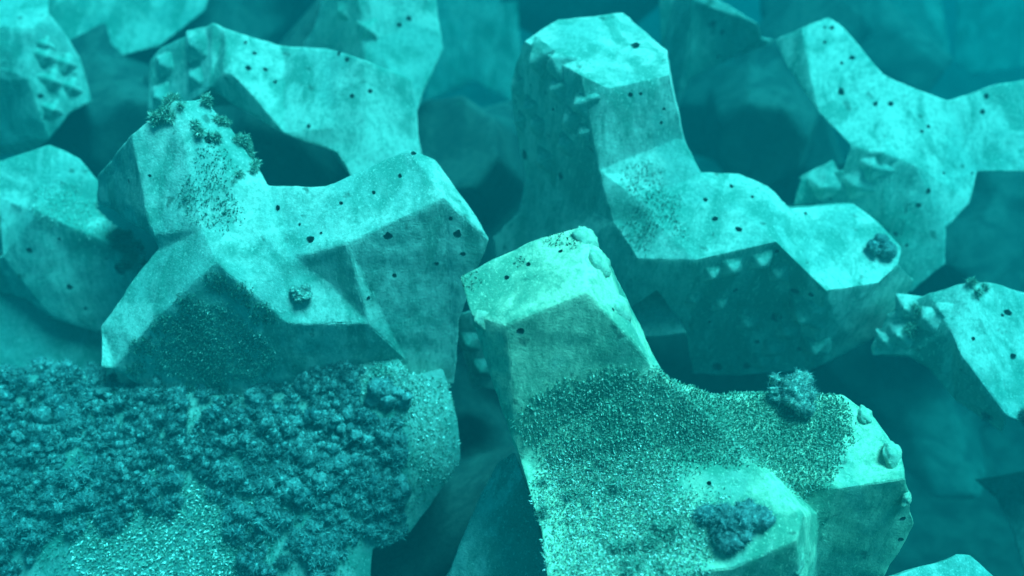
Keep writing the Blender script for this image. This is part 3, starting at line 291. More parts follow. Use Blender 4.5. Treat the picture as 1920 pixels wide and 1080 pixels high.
  'f': [(0, 1, 2, 3, 4, 5, 6), (1, 12, 9, 8, 7, 3, 2), (1, 0, 14, 13, 12), (12, 11, 10, 9), (15, 18, 19, 13, 14, 0, 6, 17, 16), (17, 6, 5), (4, 3, 20, 21), (5, 4, 21, 22), (17, 5, 22, 23), (16, 17, 23, 24), (15, 16, 24, 25), (18, 15, 25, 26), (19, 18, 26, 27), (13, 19, 27, 28), (12, 13, 28, 29), (11, 12, 29, 30), (10, 11, 30, 31), (9, 10, 31, 32), (8, 9, 32, 33), (7, 8, 33, 34), (3, 7, 34, 20), (21, 20, 35, 36), (22, 21, 36, 37), (23, 22, 37, 38), (24, 23, 38, 39), (25, 24, 39, 40), (26, 25, 40, 41), (27, 26, 41, 42), (28, 27, 42, 43), (29, 28, 43, 44), (30, 29, 44, 45), (31, 30, 45, 46), (32, 31, 46, 47), (33, 32, 47, 48), (34, 33, 48, 49), (20, 34, 49, 35), (36, 35, 50, 51), (37, 36, 51, 52), (38, 37, 52, 53), (39, 38, 53, 54), (40, 39, 54, 55), (41, 40, 55, 56), (42, 41, 56, 57), (43, 42, 57, 58), (44, 43, 58, 59), (45, 44, 59, 60), (46, 45, 60, 61), (47, 46, 61, 62), (48, 47, 62, 63), (49, 48, 63, 64), (35, 49, 64, 50), (51, 50, 65), (52, 51, 65), (53, 52, 65), (54, 53, 65), (55, 54, 65), (56, 55, 65), (57, 56, 65), (58, 57, 65), (59, 58, 65), (60, 59, 65), (61, 60, 65), (62, 61, 65), (63, 62, 65), (64, 63, 65), (50, 64, 65)],
  'edge': 0.1,
  'pal': 'clean',
  'label': 'boxy tetrapod at the left edge with one large round hole in its front face',
  'holes': [((-3.79, 7.172, 4.231), (-0.291, -0.956, -0.018), 0.061), ((-4.665, 7.229, 4.379), (-0.067, -0.98, 0.189), 0.032), ((-4.349, 7.137, 4.002), (-0.066, -0.981, 0.184), 0.032), ((-4.247, 7.109, 3.763), (0.025, -0.993, 0.114), 0.023), ((-4.347, 7.231, 4.499), (-0.067, -0.98, 0.189), 0.022)],
  'studs': [],
 },
 'G': {
  'o': (-5.868, 10.106, 4.044),
  'v': [(-6.335, 10.434, 6.408), (-5.333, 10.73, 6.512), (-4.967, 9.485, 5.956), (-5.087, 9.282, 5.868), (-6.349, 9.309, 5.859), (-4.898, 9.486, 5.84), (-4.762, 9.475, 5.487), (-4.711, 9.345, 5.011), (-4.904, 9.16, 4.952), (-5.116, 8.968, 4.72), (-5.178, 9.044, 5.382), (-6.52, 9.215, 5.283), (-7.147, 9.607, 4.22), (-5.507, 9.212, 4.417), (-6.562, 10.82, 6.273), (-6.631, 9.765, 5.693), (-6.78, 9.635, 5.121), (-7.327, 9.919, 4.103), (-5.716, 9.572, 4.274), (-5.348, 9.37, 4.558), (-5.132, 9.561, 4.794), (-4.93, 9.734, 4.86), (-4.991, 9.886, 5.333), (-5.142, 9.923, 5.681), (-5.217, 9.931, 5.796), (-5.539, 11.093, 6.383), (-6.76, 11.198, 6.028), (-6.86, 10.267, 5.478), (-6.983, 10.126, 4.952), (-7.434, 10.329, 4.044), (-5.973, 10.035, 4.185), (-5.646, 9.872, 4.433), (-5.445, 10.047, 4.653), (-5.254, 10.199, 4.718), (-5.316, 10.352, 5.152), (-5.463, 10.402, 5.471), (-5.535, 10.415, 5.577), (-5.808, 11.435, 6.131), (-6.73, 11.271, 5.642), (-6.765, 10.534, 5.277), (-6.868, 10.462, 4.887), (-7.248, 10.719, 4.199), (-6.177, 10.455, 4.317), (-5.917, 10.293, 4.51), (-5.774, 10.422, 4.666), (-5.646, 10.545, 4.708), (-5.678, 10.635, 5.026), (-5.77, 10.649, 5.264), (-5.817, 10.651, 5.343), (-6.062, 11.461, 5.706), (-6.214, 10.695, 4.957)],
  'f': [(0, 4, 3, 2, 1), (2, 3, 10, 9, 8, 7, 6, 5), (4, 11, 10, 3), (11, 12, 13, 9, 10), (4, 0, 14, 15), (11, 4, 15, 16), (12, 11, 16, 17), (13, 12, 17, 18), (9, 13, 18, 19), (8, 9, 19, 20), (7, 8, 20, 21), (6, 7, 21, 22), (5, 6, 22, 23), (2, 5, 23, 24), (1, 2, 24, 25), (0, 1, 25, 14), (15, 14, 26, 27), (16, 15, 27, 28), (17, 16, 28, 29), (18, 17, 29, 30), (19, 18, 30, 31), (20, 19, 31, 32), (21, 20, 32, 33), (22, 21, 33, 34), (23, 22, 34, 35), (24, 23, 35, 36), (25, 24, 36, 37), (14, 25, 37, 26), (27, 26, 38, 39), (28, 27, 39, 40), (29, 28, 40, 41), (30, 29, 41, 42), (31, 30, 42, 43), (32, 31, 43, 44), (33, 32, 44, 45), (34, 33, 45, 46), (35, 34, 46, 47), (36, 35, 47, 48), (37, 36, 48, 49), (26, 37, 49, 38), (39, 38, 50), (40, 39, 50), (41, 40, 50), (42, 41, 50), (43, 42, 50), (44, 43, 50), (45, 44, 50), (46, 45, 50), (47, 46, 50), (48, 47, 50), (49, 48, 50), (38, 49, 50)],
  'edge': 0.1,
  'pal': 'clean',
  'label': 'tetrapod cut by the top left corner with a bright top and narrow studded side',
  'holes': [((-5.098, 9.045, 4.965), (0.762, -0.631, 0.144), 0.049), ((-5.118, 9.072, 5.189), (0.762, -0.631, 0.144), 0.029)],
  'studs': [((-5.03, 9.264, 5.565), (0.762, -0.631, 0.144), 0.124, (0.0, 0.0, 1.0), 10, False), ((-5.025, 9.213, 5.315), (0.762, -0.631, 0.144), 0.121, (0.0, 0.0, 1.0), 10, False), ((-5.016, 9.305, 5.669), (0.732, -0.656, 0.185), 0.096, (0.0, 0.0, 1.0), 10, False), ((-4.875, 9.36, 5.44), (0.626, -0.733, 0.265), 0.117, (0.0, 0.0, 1.0), 10, False), ((-5.042, 9.113, 5.017), (0.429, -0.849, 0.309), 0.116, (0.0, 0.0, 1.0), 10, False), ((-4.857, 9.286, 5.193), (0.626, -0.733, 0.265), 0.115, (0.0, 0.0, 1.0), 10, False)],
 },
 'G2': {
  'o': (-5.227, 11.964, 4.687),
  'v': [(-6.025, 12.027, 6.211), (-3.57, 11.766, 6.272), (-3.873, 11.183, 5.445), (-4.463, 10.972, 5.065), (-5.013, 10.944, 4.936), (-5.629, 11.058, 4.985), (-6.038, 11.235, 5.153), (-6.205, 12.432, 6.087), (-6.221, 11.642, 5.024), (-5.813, 11.47, 4.852), (-5.197, 11.364, 4.8), (-4.647, 11.398, 4.927), (-4.054, 11.617, 5.308), (-3.749, 12.203, 6.141), (-6.325, 12.847, 5.878), (-6.341, 12.122, 4.897), (-5.968, 11.967, 4.738), (-5.402, 11.873, 4.687), (-4.894, 11.909, 4.804), (-4.348, 12.114, 5.154), (-4.066, 12.655, 5.924), (-6.179, 12.983, 5.571), (-6.188, 12.46, 4.872), (-5.919, 12.343, 4.76), (-5.511, 12.268, 4.726), (-5.146, 12.287, 4.811), (-4.752, 12.428, 5.064), (-4.551, 12.816, 5.615), (-5.487, 12.572, 5.041)],
  'f': [(0, 6, 5, 4, 3, 2, 1), (6, 0, 7, 8), (5, 6, 8, 9), (4, 5, 9, 10), (3, 4, 10, 11), (2, 3, 11, 12), (1, 2, 12, 13), (0, 1, 13, 7), (8, 7, 14, 15), (9, 8, 15, 16), (10, 9, 16, 17), (11, 10, 17, 18), (12, 11, 18, 19), (13, 12, 19, 20), (7, 13, 20, 14), (15, 14, 21, 22), (16, 15, 22, 23), (17, 16, 23, 24), (18, 17, 24, 25), (19, 18, 25, 26), (20, 19, 26, 27), (14, 20, 27, 21), (22, 21, 28), (23, 22, 28), (24, 23, 28), (25, 24, 28), (26, 25, 28), (27, 26, 28), (21, 27, 28)],
  'edge': 0.16,
  'pal': 'clean',
  'label': 'blurred far block at upper left between the corner tetrapod and the studded-end tetrapod',
  'holes': [],
  'studs': [],
 },
 'J': {
  'o': (2.43, 10.741, 4.453),
  'v': [(1.654, 10.777, 6.501), (2.061, 10.712, 6.516), (2.122, 10.125, 5.47), (2.09, 10.046, 4.982), (1.986, 10.003, 4.593), (1.787, 10.321, 5.24), (2.071, 10.177, 5.874), (2.889, 10.066, 5.478), (2.803, 9.987, 5.673), (2.249, 10.199, 5.94), (2.639, 10.122, 5.241), (3.098, 10.184, 5.399), (1.732, 11.135, 6.385), (1.858, 10.634, 5.135), (2.055, 10.304, 4.495), (2.164, 10.368, 4.873), (2.715, 10.455, 5.129), (3.176, 10.521, 5.285), (2.972, 10.421, 5.359), (2.892, 10.364, 5.547), (2.334, 10.575, 5.817), (2.142, 11.079, 6.398), (1.876, 11.491, 6.177), (1.99, 11.007, 5.035), (2.169, 10.698, 4.453), (2.27, 10.768, 4.793), (2.777, 10.853, 5.025), (3.202, 10.916, 5.168), (3.018, 10.833, 5.232), (2.949, 10.793, 5.401), (2.433, 10.986, 5.651), (2.255, 11.444, 6.189), (2.106, 11.578, 5.853), (2.199, 11.275, 5.024), (2.329, 11.07, 4.605), (2.396, 11.096, 4.855), (2.755, 11.145, 5.024), (3.056, 11.186, 5.127), (2.922, 11.109, 5.178), (2.868, 11.059, 5.306), (2.5, 11.199, 5.484), (2.375, 11.537, 5.864), (2.56, 11.262, 5.224)],
  'f': [(0, 5, 4, 3, 2, 6, 1), (1, 6, 7, 8, 9), (6, 2, 3, 10, 11, 7), (5, 0, 12, 13), (4, 5, 13, 14), (3, 4, 14, 15), (10, 3, 15, 16), (11, 10, 16, 17), (7, 11, 17, 18), (8, 7, 18, 19), (9, 8, 19, 20), (1, 9, 20, 21), (0, 1, 21, 12), (13, 12, 22, 23), (14, 13, 23, 24), (15, 14, 24, 25), (16, 15, 25, 26), (17, 16, 26, 27), (18, 17, 27, 28), (19, 18, 28, 29), (20, 19, 29, 30), (21, 20, 30, 31), (12, 21, 31, 22), (23, 22, 32, 33), (24, 23, 33, 34), (25, 24, 34, 35), (26, 25, 35, 36), (27, 26, 36, 37), (28, 27, 37, 38), (29, 28, 38, 39), (30, 29, 39, 40), (31, 30, 40, 41), (22, 31, 41, 32), (33, 32, 42), (34, 33, 42), (35, 34, 42), (36, 35, 42), (37, 36, 42), (38, 37, 42), (39, 38, 42), (40, 39, 42), (41, 40, 42), (32, 41, 42)],
  'edge': 0.16,
  'pal': 'dim',
  'label': 'tetrapod behind the upright capped one, with a dark slanting face and thin bright upper rim',
  'holes': [((2.319, 10.128, 5.626), (-0.078, -0.99, 0.116), 0.044), ((2.44, 10.107, 5.527), (-0.078, -0.99, 0.116), 0.034), ((2.425, 10.064, 5.25), (-0.078, -0.983, 0.165), 0.025), ((3.04, 10.159, 5.408), (0.279, -0.826, -0.489), 0.046)],
  'studs': [],
 },
 'K': {
  'o': (4.169, 8.814, 3.419),
  'v': [(3.005, 9.104, 5.928), (3.303, 9.226, 6.0), (3.422, 9.141, 5.949), (3.768, 8.629, 5.605), (4.129, 8.437, 5.501), (4.367, 8.374, 5.425), (3.997, 7.98, 5.146), (3.662, 7.877, 5.081), (3.363, 8.025, 5.107), (3.108, 8.387, 5.305), (3.067, 8.656, 5.537), (2.793, 9.244, 5.743), (2.888, 8.989, 5.581), (3.618, 7.821, 4.923), (3.947, 7.807, 5.012), (4.274, 7.759, 4.82), (4.345, 7.446, 4.081), (4.048, 7.377, 3.781), (3.884, 7.504, 4.075), (3.784, 7.661, 4.358), (4.7, 8.085, 4.918), (4.579, 7.771, 4.59), (4.299, 7.552, 4.436), (4.874, 8.558, 5.52), (6.228, 8.829, 5.63), (6.184, 8.139, 4.757), (4.695, 8.008, 4.826), (3.328, 7.971, 4.869), (2.959, 8.069, 4.696), (2.915, 8.011, 4.435), (3.328, 7.92, 4.493), (3.607, 7.799, 4.757), (3.29, 8.806, 5.11), (3.559, 8.461, 4.896), (3.519, 8.393, 4.659), (3.134, 8.471, 4.495), (3.085, 8.4, 4.237), (3.509, 8.319, 4.289), (3.981, 8.072, 4.14), (4.082, 7.908, 3.855), (4.245, 7.771, 3.561), (4.555, 7.855, 3.857), (4.516, 7.977, 4.21), (4.795, 8.19, 4.375), (4.91, 8.424, 4.619), (6.413, 8.539, 4.559), (6.451, 9.232, 5.45), (5.088, 8.978, 5.33), (4.578, 8.804, 5.228), (4.335, 8.866, 5.306), (3.961, 9.049, 5.417), (3.597, 9.539, 5.777), (3.474, 9.62, 5.83), (3.174, 9.504, 5.755), (2.951, 9.616, 5.577), (3.052, 9.374, 5.407), (3.565, 9.268, 4.864), (3.822, 8.96, 4.658), (3.782, 8.889, 4.439), (3.417, 8.949, 4.293), (3.37, 8.875, 4.057), (3.768, 8.808, 4.1), (4.214, 8.586, 3.955), (4.307, 8.43, 3.689), (4.456, 8.298, 3.419), (4.752, 8.384, 3.688), (4.721, 8.506, 4.013), (4.978, 8.699, 4.172), (5.082, 8.914, 4.404), (6.478, 9.011, 4.354), (6.509, 9.653, 5.187), (5.246, 9.428, 5.071), (4.774, 9.273, 4.973), (4.546, 9.331, 5.046), (4.192, 9.494, 5.152), (3.846, 9.932, 5.493), (3.731, 10.004, 5.543), (3.453, 9.901, 5.472), (3.242, 9.987, 5.311), (3.337, 9.771, 5.151), (3.911, 9.517, 4.653), (4.086, 9.275, 4.514), (4.062, 9.234, 4.351), (3.81, 9.297, 4.237), (3.782, 9.255, 4.062), (4.062, 9.195, 4.098), (4.376, 9.019, 4.0), (4.444, 8.911, 3.807), (4.556, 8.823, 3.609), (4.763, 8.872, 3.809), (4.735, 8.947, 4.049), (4.925, 9.096, 4.159), (5.002, 9.258, 4.323), (6.014, 9.344, 4.279), (6.038, 9.812, 4.875), (5.123, 9.634, 4.801), (4.778, 9.512, 4.735), (4.614, 9.555, 4.788), (4.364, 9.683, 4.859), (4.127, 10.021, 5.091), (4.047, 10.077, 5.125), (3.844, 9.997, 5.077), (3.706, 10.082, 4.948), (3.767, 9.915, 4.84), (4.469, 9.453, 4.448)],
  'f': [(0, 10, 9, 8, 7, 6, 5, 4, 3, 2, 1), (11, 12, 9, 10, 0), (13, 19, 18, 17, 16, 22, 15, 14), (5, 6, 7, 14, 15, 22, 21, 26, 20), (5, 20, 26, 25, 24, 23), (8, 27, 28, 29, 30, 31, 13, 14, 7), (13, 31, 30, 19), (8, 9, 32, 33), (27, 8, 33, 34), (28, 27, 34, 35), (29, 28, 35, 36), (30, 29, 36, 37), (19, 30, 37, 38), (18, 19, 38, 39), (17, 18, 39, 40), (16, 17, 40, 41), (22, 16, 41, 42), (21, 22, 42, 43), (26, 21, 43, 44), (25, 26, 44, 45), (24, 25, 45, 46), (23, 24, 46, 47), (5, 23, 47, 48), (4, 5, 48, 49), (3, 4, 49, 50), (2, 3, 50, 51), (1, 2, 51, 52), (0, 1, 52, 53), (11, 0, 53, 54), (12, 11, 54, 55), (9, 12, 55, 32), (33, 32, 56, 57), (34, 33, 57, 58), (35, 34, 58, 59), (36, 35, 59, 60), (37, 36, 60, 61), (38, 37, 61, 62), (39, 38, 62, 63), (40, 39, 63, 64), (41, 40, 64, 65), (42, 41, 65, 66), (43, 42, 66, 67), (44, 43, 67, 68), (45, 44, 68, 69), (46, 45, 69, 70), (47, 46, 70, 71), (48, 47, 71, 72), (49, 48, 72, 73), (50, 49, 73, 74), (51, 50, 74, 75), (52, 51, 75, 76), (53, 52, 76, 77), (54, 53, 77, 78), (55, 54, 78, 79), (32, 55, 79, 56), (57, 56, 80, 81), (58, 57, 81, 82), (59, 58, 82, 83), (60, 59, 83, 84), (61, 60, 84, 85), (62, 61, 85, 86), (63, 62, 86, 87), (64, 63, 87, 88), (65, 64, 88, 89), (66, 65, 89, 90), (67, 66, 90, 91), (68, 67, 91, 92), (69, 68, 92, 93), (70, 69, 93, 94), (71, 70, 94, 95), (72, 71, 95, 96), (73, 72, 96, 97), (74, 73, 97, 98), (75, 74, 98, 99), (76, 75, 99, 100), (77, 76, 100, 101), (78, 77, 101, 102), (79, 78, 102, 103), (56, 79, 103, 80), (81, 80, 104), (82, 81, 104), (83, 82, 104), (84, 83, 104), (85, 84, 104), (86, 85, 104), (87, 86, 104), (88, 87, 104), (89, 88, 104), (90, 89, 104), (91, 90, 104), (92, 91, 104), (93, 92, 104), (94, 93, 104), (95, 94, 104), (96, 95, 104), (97, 96, 104), (98, 97, 104), (99, 98, 104), (100, 99, 104), (101, 100, 104), (102, 101, 104), (103, 102, 104), (80, 103, 104)],
  'edge': 0.1,
  'pal': 'clean',
  'label': 'tetrapod at upper right with a pitted leg leaning left over a row of dark studs',
  'holes': [((3.493, 8.817, 5.72), (0.011, -0.561, 0.828), 0.032), ((3.378, 8.77, 5.676), (-0.226, -0.589, 0.776), 0.02), ((3.339, 8.518, 5.473), (-0.226, -0.589, 0.776), 0.042), ((3.654, 8.365, 5.412), (0.011, -0.561, 0.828), 0.028), ((3.802, 8.355, 5.405), (-0.083, -0.594, 0.8), 0.03), ((3.251, 9.122, 5.916), (0.084, -0.648, 0.757), 0.017), ((3.331, 9.116, 5.924), (-0.226, -0.589, 0.776), 0.025), ((3.235, 8.993, 5.809), (0.068, -0.645, 0.761), 0.019), ((4.072, 8.098, 5.234), (0.083, -0.626, 0.776), 0.018), ((4.145, 8.145, 5.264), (0.083, -0.626, 0.776), 0.019), ((4.027, 7.668, 4.631), (-0.103, -0.942, 0.32), 0.025), ((3.859, 7.609, 4.327), (-0.46, -0.835, 0.301), 0.021), ((3.965, 7.545, 4.24), (-0.164, -0.935, 0.313), 0.018), ((4.102, 7.703, 4.773), (0.151, -0.867, 0.475), 0.031), ((4.276, 7.842, 4.894), (0.321, -0.632, 0.706), 0.016), ((4.631, 7.982, 4.821), (0.239, -0.745, 0.623), 0.019), ((4.813, 8.484, 5.436), (0.182, -0.798, 0.575), 0.034), ((4.764, 8.38, 5.308), (0.182, -0.798, 0.575), 0.032)],
  'studs': [((3.64, 7.886, 5.077), (-0.412, -0.873, 0.261), 0.116, (0.0, 0.0, 1.0), 40, False), ((3.59, 7.882, 4.95), (-0.763, -0.51, 0.397), 0.133, (0.0, 0.0, 1.0), 40, False), ((3.48, 7.891, 4.749), (-0.763, -0.51, 0.397), 0.153, (0.0, 0.0, 1.0), 40, False), ((3.17, 7.978, 4.684), (-0.458, -0.812, 0.36), 0.166, (0.0, 0.0, 1.0), 40, False)],
 },
 'L': {
  'o': (7.148, 16.524, 3.065),
  'v': [(5.764, 16.504, 5.173), (6.939, 16.267, 5.228), (7.223, 15.53, 4.156), (7.67, 15.001, 3.371), (6.968, 15.068, 3.22), (6.082, 15.454, 3.516), (7.142, 16.412, 5.194), (7.462, 16.602, 5.15), (5.949, 16.919, 5.049), (6.262, 15.863, 3.403), (7.15, 15.495, 3.102), (7.858, 15.445, 3.247), (7.634, 17.005, 5.028), (7.325, 16.838, 5.067), (7.131, 16.711, 5.097), (6.253, 17.348, 4.843), (6.537, 16.379, 3.344), (7.35, 16.052, 3.065), (8.002, 16.015, 3.193), (7.787, 17.42, 4.825), (7.511, 17.28, 4.859), (7.337, 17.174, 4.884), (6.678, 17.501, 4.551), (6.884, 16.826, 3.483), (7.454, 16.574, 3.29), (7.909, 16.529, 3.386), (7.772, 17.564, 4.535), (7.566, 17.443, 4.566), (7.435, 17.35, 4.589), (7.407, 17.16, 4.043)],
  'f': [(0, 5, 4, 3, 2, 1), (1, 2, 3, 7, 6), (5, 0, 8, 9), (4, 5, 9, 10), (3, 4, 10, 11), (7, 3, 11, 12), (6, 7, 12, 13), (1, 6, 13, 14), (0, 1, 14, 8), (9, 8, 15, 16), (10, 9, 16, 17), (11, 10, 17, 18), (12, 11, 18, 19), (13, 12, 19, 20), (14, 13, 20, 21), (8, 14, 21, 15), (16, 15, 22, 23), (17, 16, 23, 24), (18, 17, 24, 25), (19, 18, 25, 26), (20, 19, 26, 27), (21, 20, 27, 28), (15, 21, 28, 22), (23, 22, 29), (24, 23, 29), (25, 24, 29), (26, 25, 29), (27, 26, 29), (28, 27, 29), (22, 28, 29)],
  'edge': 0.16,
  'pal': 'dark',
  'label': 'faint blue-green far tetrapod touching the top edge at upper right',
  'holes': [],
  'studs': [((6.595, 15.59, 3.949), (-0.2, -0.842, 0.5), 0.155, (0.0, 0.0, 1.0), 0, False), ((6.427, 15.505, 3.739), (-0.2, -0.842, 0.5), 0.179, (0.0, 0.0, 1.0), 0, False)],
 },
 'L2': {
  'o': (10.635, 18.459, 2.064),
  'v': [(9.023, 18.76, 4.649), (8.984, 17.414, 2.488), (9.3, 17.212, 2.228), (12.012, 17.163, 2.692), (11.932, 18.443, 4.723), (9.271, 19.167, 4.509), (9.225, 17.816, 2.369), (9.539, 17.618, 2.111), (12.253, 17.603, 2.558), (12.183, 18.889, 4.574), (9.658, 19.559, 4.242), (9.612, 18.322, 2.3), (9.898, 18.143, 2.064), (12.379, 18.146, 2.463), (12.321, 19.326, 4.298), (10.161, 19.615, 3.806), (10.14, 18.756, 2.424), (10.341, 18.627, 2.258), (12.077, 18.59, 2.552), (12.029, 19.412, 3.859), (10.99, 19.061, 2.963)],
  'f': [(0, 1, 2, 3, 4), (1, 0, 5, 6), (2, 1, 6, 7), (3, 2, 7, 8), (4, 3, 8, 9), (0, 4, 9, 5), (6, 5, 10, 11), (7, 6, 11, 12), (8, 7, 12, 13), (9, 8, 13, 14), (5, 9, 14, 10), (11, 10, 15, 16), (12, 11, 16, 17), (13, 12, 17, 18), (14, 13, 18, 19), (10, 14, 19, 15), (16, 15, 20), (17, 16, 20), (18, 17, 20), (19, 18, 20), (15, 19, 20)],
  'edge': 0.16,
  'pal': 'dark',
  'label': 'faintest far tetrapod, a flat blue shape in the top right corner',
  'holes': [],
  'studs': [],
 },
 'H': {
  'o': (4.161, 6.331, 3.064),
  'v': [(3.533, 6.133, 4.661), (3.827, 6.095, 4.803), (4.101, 6.22, 4.701), (5.165, 6.083, 4.434), (4.829, 5.013, 3.769), (4.045, 5.338, 3.985), (3.677, 5.657, 4.387), (3.635, 5.813, 4.498), (3.404, 5.929, 4.13), (3.184, 6.076, 4.021), (3.168, 6.124, 4.079), (3.274, 6.201, 4.374), (4.176, 5.476, 3.658), (3.808, 5.697, 3.835), (3.555, 5.817, 4.093), (4.288, 5.681, 3.684), (5.111, 5.361, 3.444), (5.404, 6.405, 4.179), (4.319, 6.55, 4.448), (4.051, 6.442, 4.54), (3.741, 6.468, 4.404), (3.462, 6.511, 4.129), (3.348, 6.421, 3.837), (3.365, 6.372, 3.778), (3.6, 6.243, 3.872), (3.759, 6.136, 3.828), (4.014, 6.008, 3.569), (4.397, 5.79, 3.38), (4.534, 6.099, 3.376), (5.324, 5.804, 3.139), (5.563, 6.757, 3.863), (4.547, 6.896, 4.114), (4.302, 6.807, 4.193), (4.006, 6.822, 4.07), (3.737, 6.847, 3.823), (3.628, 6.756, 3.555), (3.644, 6.711, 3.5), (3.869, 6.601, 3.578), (4.02, 6.505, 3.532), (4.258, 6.382, 3.293), (4.621, 6.183, 3.11), (4.609, 6.425, 3.278), (5.175, 6.198, 3.115), (5.372, 6.934, 3.604), (4.636, 7.03, 3.789), (4.45, 6.952, 3.858), (4.242, 6.973, 3.761), (4.062, 7.01, 3.565), (3.991, 6.954, 3.364), (4.002, 6.921, 3.324), (4.152, 6.826, 3.395), (4.257, 6.75, 3.367), (4.431, 6.666, 3.19), (4.689, 6.514, 3.064), (4.492, 6.81, 3.41)],
  'f': [(1, 7, 6, 5, 4, 3, 2), (0, 11, 10, 9, 8, 7, 1), (7, 8, 14, 13, 12, 5, 6), (4, 5, 15, 16), (3, 4, 16, 17), (2, 3, 17, 18), (1, 2, 18, 19), (0, 1, 19, 20), (11, 0, 20, 21), (10, 11, 21, 22), (9, 10, 22, 23), (8, 9, 23, 24), (14, 8, 24, 25), (13, 14, 25, 26), (12, 13, 26, 27), (5, 12, 27, 15), (16, 15, 28, 29), (17, 16, 29, 30), (18, 17, 30, 31), (19, 18, 31, 32), (20, 19, 32, 33), (21, 20, 33, 34), (22, 21, 34, 35), (23, 22, 35, 36), (24, 23, 36, 37), (25, 24, 37, 38), (26, 25, 38, 39), (27, 26, 39, 40), (15, 27, 40, 28), (29, 28, 41, 42), (30, 29, 42, 43), (31, 30, 43, 44), (32, 31, 44, 45), (33, 32, 45, 46), (34, 33, 46, 47), (35, 34, 47, 48), (36, 35, 48, 49), (37, 36, 49, 50), (38, 37, 50, 51), (39, 38, 51, 52), (40, 39, 52, 53), (28, 40, 53, 41), (42, 41, 54), (43, 42, 54), (44, 43, 54), (45, 44, 54), (46, 45, 54), (47, 46, 54), (48, 47, 54), (49, 48, 54), (50, 49, 54), (51, 50, 54), (52, 51, 54), (53, 52, 54), (41, 53, 54)],
  'edge': 0.075,
  'pal': 'clean',
  'label': 'tetrapod cut by the right edge with a bright pitted face and studded left end',
  'holes': [((4.195, 6.015, 4.541), (-0.046, -0.628, 0.777), 0.033), ((3.798, 5.77, 4.437), (0.272, -0.617, 0.739), 0.018), ((4.181, 5.72, 4.302), (-0.046, -0.628, 0.777), 0.028), ((4.139, 5.999, 4.525), (-0.046, -0.628, 0.777), 0.017)],
  'studs': [((3.405, 6.175, 4.48), (-0.031, -0.979, -0.202), 0.109, (0.0, 0.0, 1.0), 15, False), ((3.379, 6.067, 4.243), (-0.636, -0.555, 0.536), 0.119, (0.0, 0.0, 1.0), 15, False), ((3.57, 6.038, 4.439), (-0.636, -0.555, 0.536), 0.124, (0.0, 0.0, 1.0), 15, False), ((3.654, 6.029, 4.53), (-0.636, -0.555, 0.536), 0.077, (0.0, 0.0, 1.0), 15, False), ((3.272, 6.099, 4.159), (-0.529, -0.718, 0.452), 0.088, (0.0, 0.0, 1.0), 15, False)],
 },
 'M': {
  'o': (3.404, 4.234, 2.404),
  'v': [(2.69, 4.041, 3.627), (3.217, 4.137, 3.75), (3.34, 4.197, 3.68), (3.596, 4.137, 3.45), (3.463, 3.656, 3.188), (2.544, 3.594, 3.286), (3.111, 3.558, 3.345), (2.851, 4.256, 3.33), (2.711, 3.814, 2.958), (3.298, 3.781, 3.009), (3.646, 3.868, 2.873), (3.763, 4.338, 3.17), (3.508, 4.406, 3.395), (3.389, 4.353, 3.456), (3.075, 4.491, 2.975), (2.948, 4.084, 2.611), (3.505, 4.056, 2.654), (3.824, 4.13, 2.54), (3.921, 4.558, 2.837), (3.687, 4.626, 3.042), (3.58, 4.582, 3.094), (3.319, 4.609, 2.711), (3.217, 4.303, 2.466), (3.616, 4.278, 2.503), (3.856, 4.344, 2.404), (3.94, 4.67, 2.594), (3.766, 4.714, 2.75), (3.684, 4.675, 2.796), (3.652, 4.543, 2.558)],
  'f': [(0, 5, 6, 1), (1, 6, 4, 3, 2), (5, 0, 7, 8), (6, 5, 8, 9), (4, 6, 9, 10), (3, 4, 10, 11), (2, 3, 11, 12), (1, 2, 12, 13), (0, 1, 13, 7), (8, 7, 14, 15), (9, 8, 15, 16), (10, 9, 16, 17), (11, 10, 17, 18), (12, 11, 18, 19), (13, 12, 19, 20), (7, 13, 20, 14), (15, 14, 21, 22), (16, 15, 22, 23), (17, 16, 23, 24), (18, 17, 24, 25), (19, 18, 25, 26), (20, 19, 26, 27), (14, 20, 27, 21), (22, 21, 28), (23, 22, 28), (24, 23, 28), (25, 24, 28), (26, 25, 28), (27, 26, 28), (21, 27, 28)],
  'edge': 0.075,
  'pal': 'clean',
  'label': 'small block corner poking up at the bottom right edge of the view',
  'holes': [],
  'studs': [],
 },
 'N': {
  'o': (5.344, 5.938, 0.793),
  'v': [(4.473, 5.983, 2.551), (4.64, 5.871, 2.472), (4.815, 5.626, 2.184), (4.934, 5.353, 1.819), (5.648, 4.802, 1.366), (5.592, 5.833, 2.982), (4.666, 6.204, 2.288), (4.837, 6.096, 2.204), (5.016, 5.852, 1.91), (5.138, 5.577, 1.54), (5.875, 5.036, 1.06), (5.827, 6.088, 2.688), (4.94, 6.431, 1.95), (5.1, 6.333, 1.87), (5.267, 6.109, 1.597), (5.38, 5.855, 1.253), (6.074, 5.361, 0.793), (6.034, 6.344, 2.303), (5.251, 6.505, 1.643), (5.361, 6.432, 1.591), (5.478, 6.269, 1.398), (5.558, 6.086, 1.154), (6.043, 5.715, 0.841), (6.008, 6.415, 1.933), (5.649, 6.269, 1.386)],
  'f': [(0, 1, 2, 3, 4, 5), (1, 0, 6, 7), (2, 1, 7, 8), (3, 2, 8, 9), (4, 3, 9, 10), (5, 4, 10, 11), (0, 5, 11, 6), (7, 6, 12, 13), (8, 7, 13, 14), (9, 8, 14, 15), (10, 9, 15, 16), (11, 10, 16, 17), (6, 11, 17, 12), (13, 12, 18, 19), (14, 13, 19, 20), (15, 14, 20, 21), (16, 15, 21, 22), (17, 16, 22, 23), (12, 17, 23, 18), (19, 18, 24), (20, 19, 24), (21, 20, 24), (22, 21, 24), (23, 22, 24), (18, 23, 24)],
